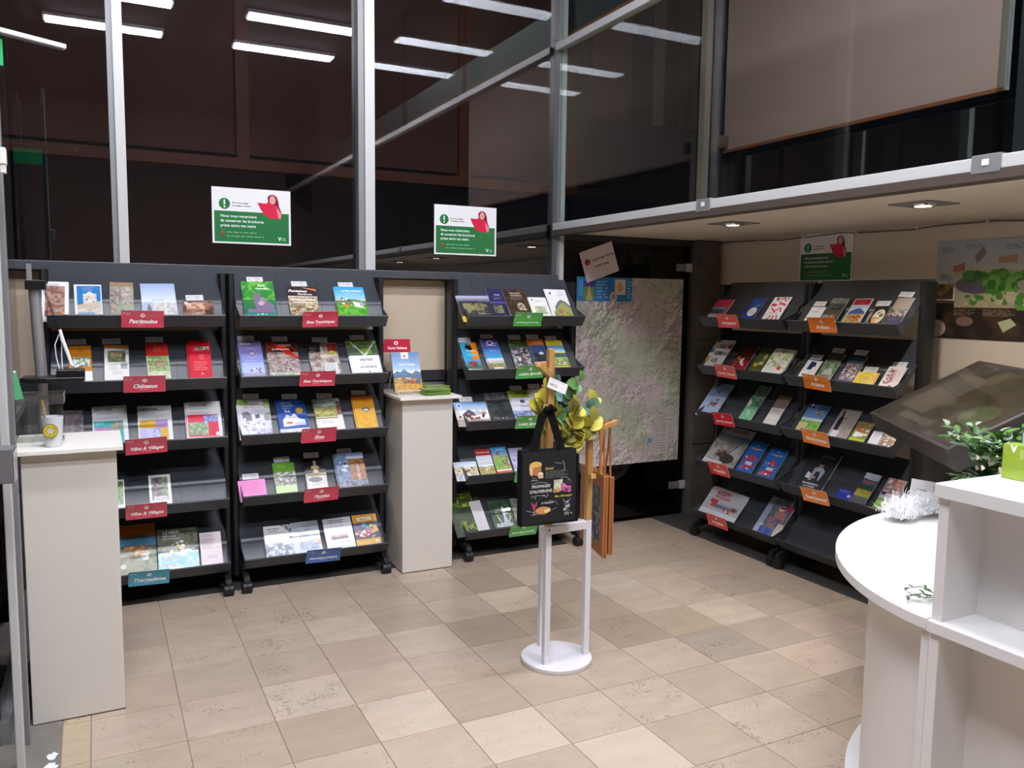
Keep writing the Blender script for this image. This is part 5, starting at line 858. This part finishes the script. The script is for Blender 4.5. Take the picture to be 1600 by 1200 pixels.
for si_, stp in enumerate(stems):
    MB().tube(stp, [.003, .0025, .0015], 6).build('stem', mat('stem', '6a6a38', .6), EU)
    for i in range(17):
        t = .1+.9*i/16; a = Vector(stp[0]).lerp(Vector(stp[1]), t*2) if t < .5 else Vector(stp[1]).lerp(Vector(stp[2]), t*2-1)
        th = g.random()*2*PI; d = (math.cos(th), math.sin(th)*.35, .25+g.random()*.8) if i < 16 else (g.uniform(-.3, .3), -.1, 1)
        o = put('leaf', lm_[kinds[si_][g.randrange(3)]], EU); orient(o, a, d, g.uniform(-.5, .5), g.uniform(.85, 1.15), (g.uniform(-.8, .3), -.8, g.uniform(.1, .9)))

# ------------------------------------------------------------------ orientation table (right)
A0 = Vector((2.946, -1.488, 1.04)); U = Vector((-.58, -.814, 0)); Nn = Vector((.814, -.58, 0)); up_ = (Nn*.458+Vector((0, 0, .254))); Lh = 1.45; 
nrm = U.cross(up_).normalized(); nrm = nrm if nrm.z > 0 else -nrm
ot = empty('orientation_table', (3.05, -2.35, 0)); tag(ot, 'large slanted dark table with a relief map under glass, before the right wall', 'table')
B0 = A0+U*Lh; th = .09
def slabmesh(a, b, c, d_, t):
    vs = [a, b, c, d_, a-nrm*t, b-nrm*t, c-nrm*t, d_-nrm*t]; return [tuple(v-Vector((3.05, -2.35, 0))) for v in vs]
fq = [(0, 1, 2, 3), (7, 6, 5, 4), (0, 4, 5, 1), (1, 5, 6, 2), (2, 6, 7, 3), (3, 7, 4, 0)]
# the top is a lozenge; low edge runs A0 to its near corner
E1 = A0+U*.97; a_, b_, c_, d2 = A0, E1, E1+up_*1.0, A0+up_
MB().add(slabmesh(a_, b_, c_, d2, th), fq).build('case', mat('table case', '38332f', .45), ot, .004)
c = Can(480, 300, 9, 2).run('b 3c3c38;n 0 0 100 100 403e38 4a4640 16;n 30 6 60 88 3a3830 55503f 14;r 8 20 34 60 57524a;e 64 40 22 22 463c30;n 50 14 44 60 4a4234 3c3c2c 8;r 24 84 40 8 5a554c;m 12 30 24 12 6a655a 4;e 80 62 12 14 52583c').image('table relief print')
tm = MB(); q = [a_+U*.02+up_.normalized()*.02, b_-U*.02+up_.normalized()*.02, c_-U*.02-up_.normalized()*.02, d2+U*.02-up_.normalized()*.02]
me = D.meshes.new('map_top'); me.from_pydata([tuple(v+nrm*.001-Vector((3.05, -2.35, 0))) for v in q], [], [(0, 1, 2, 3)]); me.materials.append(print_mat('table relief print', c, .10, .6)); uvl = me.uv_layers.new()
for i, uv in enumerate(((0, 0), (1, 0), (1, 1), (0, 1))): uvl.data[i].uv = uv
put('map_top', me, ot)
cc = (A0+U*.327+up_*.62); cc = Vector((cc.x-3.05, cc.y+2.35, 0))
MB().tube([(cc.x, cc.y, 0), (cc.x, cc.y, 1.08)], .14, 32).build('column', mat('dark grey column', '4c4845', .6), ot, 0, True)
MB().prism([(cc.x+.15*math.cos(t), cc.y+.15*math.sin(t)) for t in [i*PI/12 for i in range(24)]], 1.00, 1.045, 'z').build('collar', M_['dark'], ot)
MB().lathe([(.18, 0), (.18, .015), (.14, .02)], 32, cc.x, cc.y).build('foot', M_['dark'], ot, 0, True)

# ------------------------------------------------------------------ counter
WH = M_['white']
ct = empty('reception_counter', (1.62, -2.80, 0)); tag(ct, 'white reception counter with raised shelf and open niches at right', 'counter')
MB().box(-.01, .75, -2.6, 0, .72, .75).build('worktop', WH, ct, .002)
for y in (-.03, -1.25, -2.45):
    MB().box(0, .74, y, y+.028, .03, .72).build('side_panel', WH, ct, .0015)
    MB().box(.005, .33, y, y+.028, .75, 1.065).build('side_panel', WH, ct, .0015)
MB().box(.13, .15, -2.6, -.03, .03, .72).build('front_panel', WH, ct)
MB().box(.14, .16, -2.6, -.03, .75, 1.065).build('front_panel', WH, ct)
MB().box(-.008, .34, -2.6, .004, 1.065, 1.10).build('raised_top', WH, ct, .002)
MB().box(.03, .72, -2.6, -.02, .0, .03).build('plinth', M_['alud'], ct)
et = empty('end_table', (2.46, -2.795, 0)); tag(et, 'white half oval table joined to the counter end', 'table')
rx, ry, SE = .845, .785, 2/1.78
def se(a, b_, t): c_, s_ = math.cos(t), math.sin(t); return (a*abs(c_)**SE*(1 if c_ > 0 else -1), b_*max(s_, 0)**SE)
pts = [se(rx, ry, i*PI/60) for i in range(61)]
MB().prism(pts, .72, .75, 'z').build('top', WH, et, .002)
def shell(rx0, ry0, rx1, ry1, z0, z1, t0=0, t1=PI, n=48):
    o_ = [se(rx0, ry0, t0+(t1-t0)*i/n) for i in range(n+1)]; i_ = [se(rx1, ry1, t0+(t1-t0)*i/n) for i in range(n+1)]
    mb = MB(); k = n+1; mb.add([(*p, z0) for p in o_]+[(*p, z0) for p in i_]+[(*p, z1) for p in o_]+[(*p, z1) for p in i_], [])
    for i in range(n):
        for f in ((i, i+1, 2*k+i+1, 2*k+i), (k+i+1, k+i, 3*k+i, 3*k+i+1), (2*k+i, 2*k+i+1, 3*k+i+1, 3*k+i), (i+1, i, k+i, k+i+1)): mb.f.append(list(f)); mb.mi.append(0)
    for e in (0, n): mb.f.append([e, k+e, 3*k+e, 2*k+e]); mb.mi.append(0)
    return mb
shell(.77, .645, .75, .625, .03, .72).build('curved_panel', WH, et, 0, True)
MB().box(-.83, -.80, .0, .022, .03, .72).build('edge_post', WH, et, .001)
MB().box(-.81, .8, .0, .018, .03, .72).build('rear_panel', WH, et)
shell(.80, .70, .6, .5, 0, .03).build('plinth', WH, et, 0, True)
# white feather garland
fm = MB(); g = random.Random(5)
for i in range(11000):
    t = g.random(); cx_, cy_ = 2.34+t*.56, -2.13+math.sin(t*5)*.03-max(0, t-.7)*.2; a, b2 = g.random()*2*PI, g.random()*PI/2
    p = Vector((cx_+g.gauss(0, .024), cy_+g.gauss(0, .024), .765+abs(g.gauss(0, .022)))); d = Vector((math.cos(a)*math.cos(b2), math.sin(a)*math.cos(b2), math.sin(b2)*.8+.08))*g.uniform(.018, .055); s = d.cross(Vector((0, 0, 1))).normalized()*.0012
    k = len(fm.v); fm.v += [tuple(p+s), tuple(p-s), tuple(p+d)]; fm.f.append([k, k+1, k+2]); fm.mi.append(0)
fo = fm.build('feather_garland', mat('white feather', 'f6f6f8', .8)); fo['kind'] = 'stuff'; tag(fo, 'fluffy white feather garland lying on the far side of end table', 'garland')
MB().tube([(2.38, -2.12, .757), (2.6, -2.10, .760), (2.84, -2.13, .757)], .006, 6).build('cord', M_['white'], fo)
o = empty('card_holder', (2.56, -2.06, .752), math.radians(-35)); tag(o, 'small tilted white card standing beside the feather garland', 'card')
s_ = put('card', mk_sheet('card', .085, .10, .0015, 'b d8d4d2;T 50 40 8 5a5450 Promotion 80;e 50 60 5 4 8a8480', 77, .6), o, 0, (0, 0, .02)); s_.rotation_euler = (math.radians(82), math.radians(8), 0)
MB().box(-.03, .03, -.015, .02, 0, .02).build('foot', M_['white'], o, .002)
o = empty('small_wire_frame', (2.12, -2.66, .752)); tag(o, 'tiny grey wire frame on the end table by the counter panel', 'frame')
MB().tube([(0, 0, 0), (0, 0, .05), (.05, 0, .055), (.05, 0, .0)], .0015, 6).build('wire', M_['alud'], o); MB().box(0, .05, .0, .02, 0, .003).build('foot', M_['alud'], o)
# small green sprig
def spray(name, loc, lab, cat, stems_, lmesh, stemm, sc=1, grp=None):
    o = empty(name, loc); tag(o, lab, cat, grp)
    for stp, n in stems_:
        MB().tube(stp, .0013*sc, 5).build('stem', stemm, o)
        for i in range(n):
            t = (i+1)/n*(len(stp)-1); k = min(int(t), len(stp)-2); a = Vector(stp[k]).lerp(Vector(stp[k+1]), t-k); ax = (Vector(stp[k+1])-Vector(stp[k])).normalized()
            sd = ax.cross(Vector((0, 0, 1))); sd = sd.normalized() if sd.length > .01 else Vector((1, 0, 0))
            d = ax*.6+sd*(1 if i % 2 else -1)*.8+Vector((0, 0, rnd.uniform(-.1, .3))); q = put('leaf', lmesh[i % len(lmesh)], o); orient(q, a, d, rnd.uniform(-.6, .6), rnd.uniform(.7, 1.1)*sc)
    return o
DG = leafmat('dark vine leaf', '2f4a2c', '48683c'); vl = [leaf_mesh('leaf', .030, .013, DG, .25)]
spray('vine_sprig', (1.70, -2.70, .756), 'short dark green vine sprig lying on the end table', 'foliage', [([(.06, -.03, .004), (.02, 0, .012), (-.02, .01, .006)], 5), ([(.06, -.03, .004), (.05, .02, .02), (.02, .04, .014)], 5), ([(.06, -.03, .004), (.0, -.02, .01)], 4)], vl, mat('stem green', '3f5a34', .6))
# leafy plant on the raised top
PG = leafmat('plant leaf', '2f5a24', '5c8c34'); PS = leafmat('sage leaf', '7c9478', '98ac90'); pl_ = [leaf_mesh('leaf', .055, .024, PG, .3), leaf_mesh('leaf', .046, .024, PS, .2), leaf_mesh('leaf', .06, .026, PG, .3)]
g = random.Random(3); stl = []
for i in range(26):
    a = g.uniform(0, 2*PI); r = g.uniform(.05, .14); hgt = g.uniform(.07, .16); stl.append(([(0, 0, .25), (math.cos(a)*r*.4, math.sin(a)*r*.4, .26+hgt*.8), (math.cos(a)*r, math.sin(a)*r, .27+hgt)], 8))
for i in range(6):
    a = g.uniform(PI*.6, PI*1.3); stl.append(([(0, 0, .25), (math.cos(a)*.06, math.sin(a)*.06, .28), (math.cos(a)*.11, math.sin(a)*.10, .20+g.uniform(-.0, .08))], 7))
pt = spray('leafy_plant', (2.12, -2.60, .752), 'bushy green and sage artificial plant behind the raised counter top', 'plant', stl, pl_, mat('stem green', '3f5a34', .6))
MB().lathe([(.045, 0), (.052, .004), (.062, .24), (.054, .24), (.045, .01)], 24).build('pot', mat('clay pot', '6a5a48', .7), pt, 0, True)
fl = MB(); g = random.Random(9)
for i in range(16):
    x, y, z = -.10+g.uniform(-.03, .05), g.uniform(-.08, -.02), g.uniform(.24, .36); fl.add([(x, y, z), (x+.010, y-.004, z+.006), (x+.006, y+.004, z+.016), (x-.006, y, z+.012)], [(0, 1, 2, 3)])
fl.build('blossom', mat('blossom', 'e8d4c8', .7), pt)
# brochure holder and gift bag on the raised top
o = empty('brochure_holder', (1.90, -2.935, 1.10), math.radians(-90)); tag(o, 'clear acrylic holder with green and white sleeve on raised counter', 'brochure holder')
q = put('sleeve', mk_sheet('sleeve', .22, .088, .05, 'b 98b03c;g 0 0 100 70 a0b83c 8fa838;r 0 0 100 0.1 ffffff;T 12 22 12 ffffff V;m 20 12 18 4 e8f0c8 7', 95, .3, .3, 'green'), o, 0, (.0, .0, .002)); q.rotation_euler = (PI/2, 0, 0); q.location = (.0, -.02, .001)
q = put('inner_leaflet', mk_sheet('inner_leaflet', .21, .112, .012, 'b c8d0dc;m 6 4 70 5 7a8498 5;L 6 14 6 5a6478 Terra', 96, .4), o, 0, (.0, .012, .002)); q.rotation_euler = (PI/2, 0, 0)
mb = MB(); ar = [(-.115+.085*(1-math.cos(t)), .085*math.sin(t)*1.35) for t in [i*PI/2/12 for i in range(13)]]
mb.prism([(p[0], p[1]) for p in ar]+[(-.03, .0)], .028, .032, 'y'); mb.build('acrylic_wing', G_acr, o)
MB().tube([(p[0], .030, p[1]) for p in ar], .0016, 6).build('acrylic_edge', mat('bright edge', 'd8dcdc', .2), o)
o = empty('gift_bag', (2.13, -2.88, .752), .4); tag(o, 'green and navy gift bag with white cord handles behind plant', 'bag')
MB().box(-.05, .05, -.03, .03, 0, .47).build('body', mat('emerald card', '1f7a4c', .4), o, .002); MB().box(-.0505, .0505, -.0305, .0305, .0, .42).build('navy_band', mat('navy', '222a4a', .4), o)
MB().tube([(-.03, -.028, .465), (-.026, -.028, .515), (-.01, -.028, .535), (.008, -.028, .515), (.012, -.028, .465)], .003, 8).build('cord_handle', M_['white'], o, 0, True)
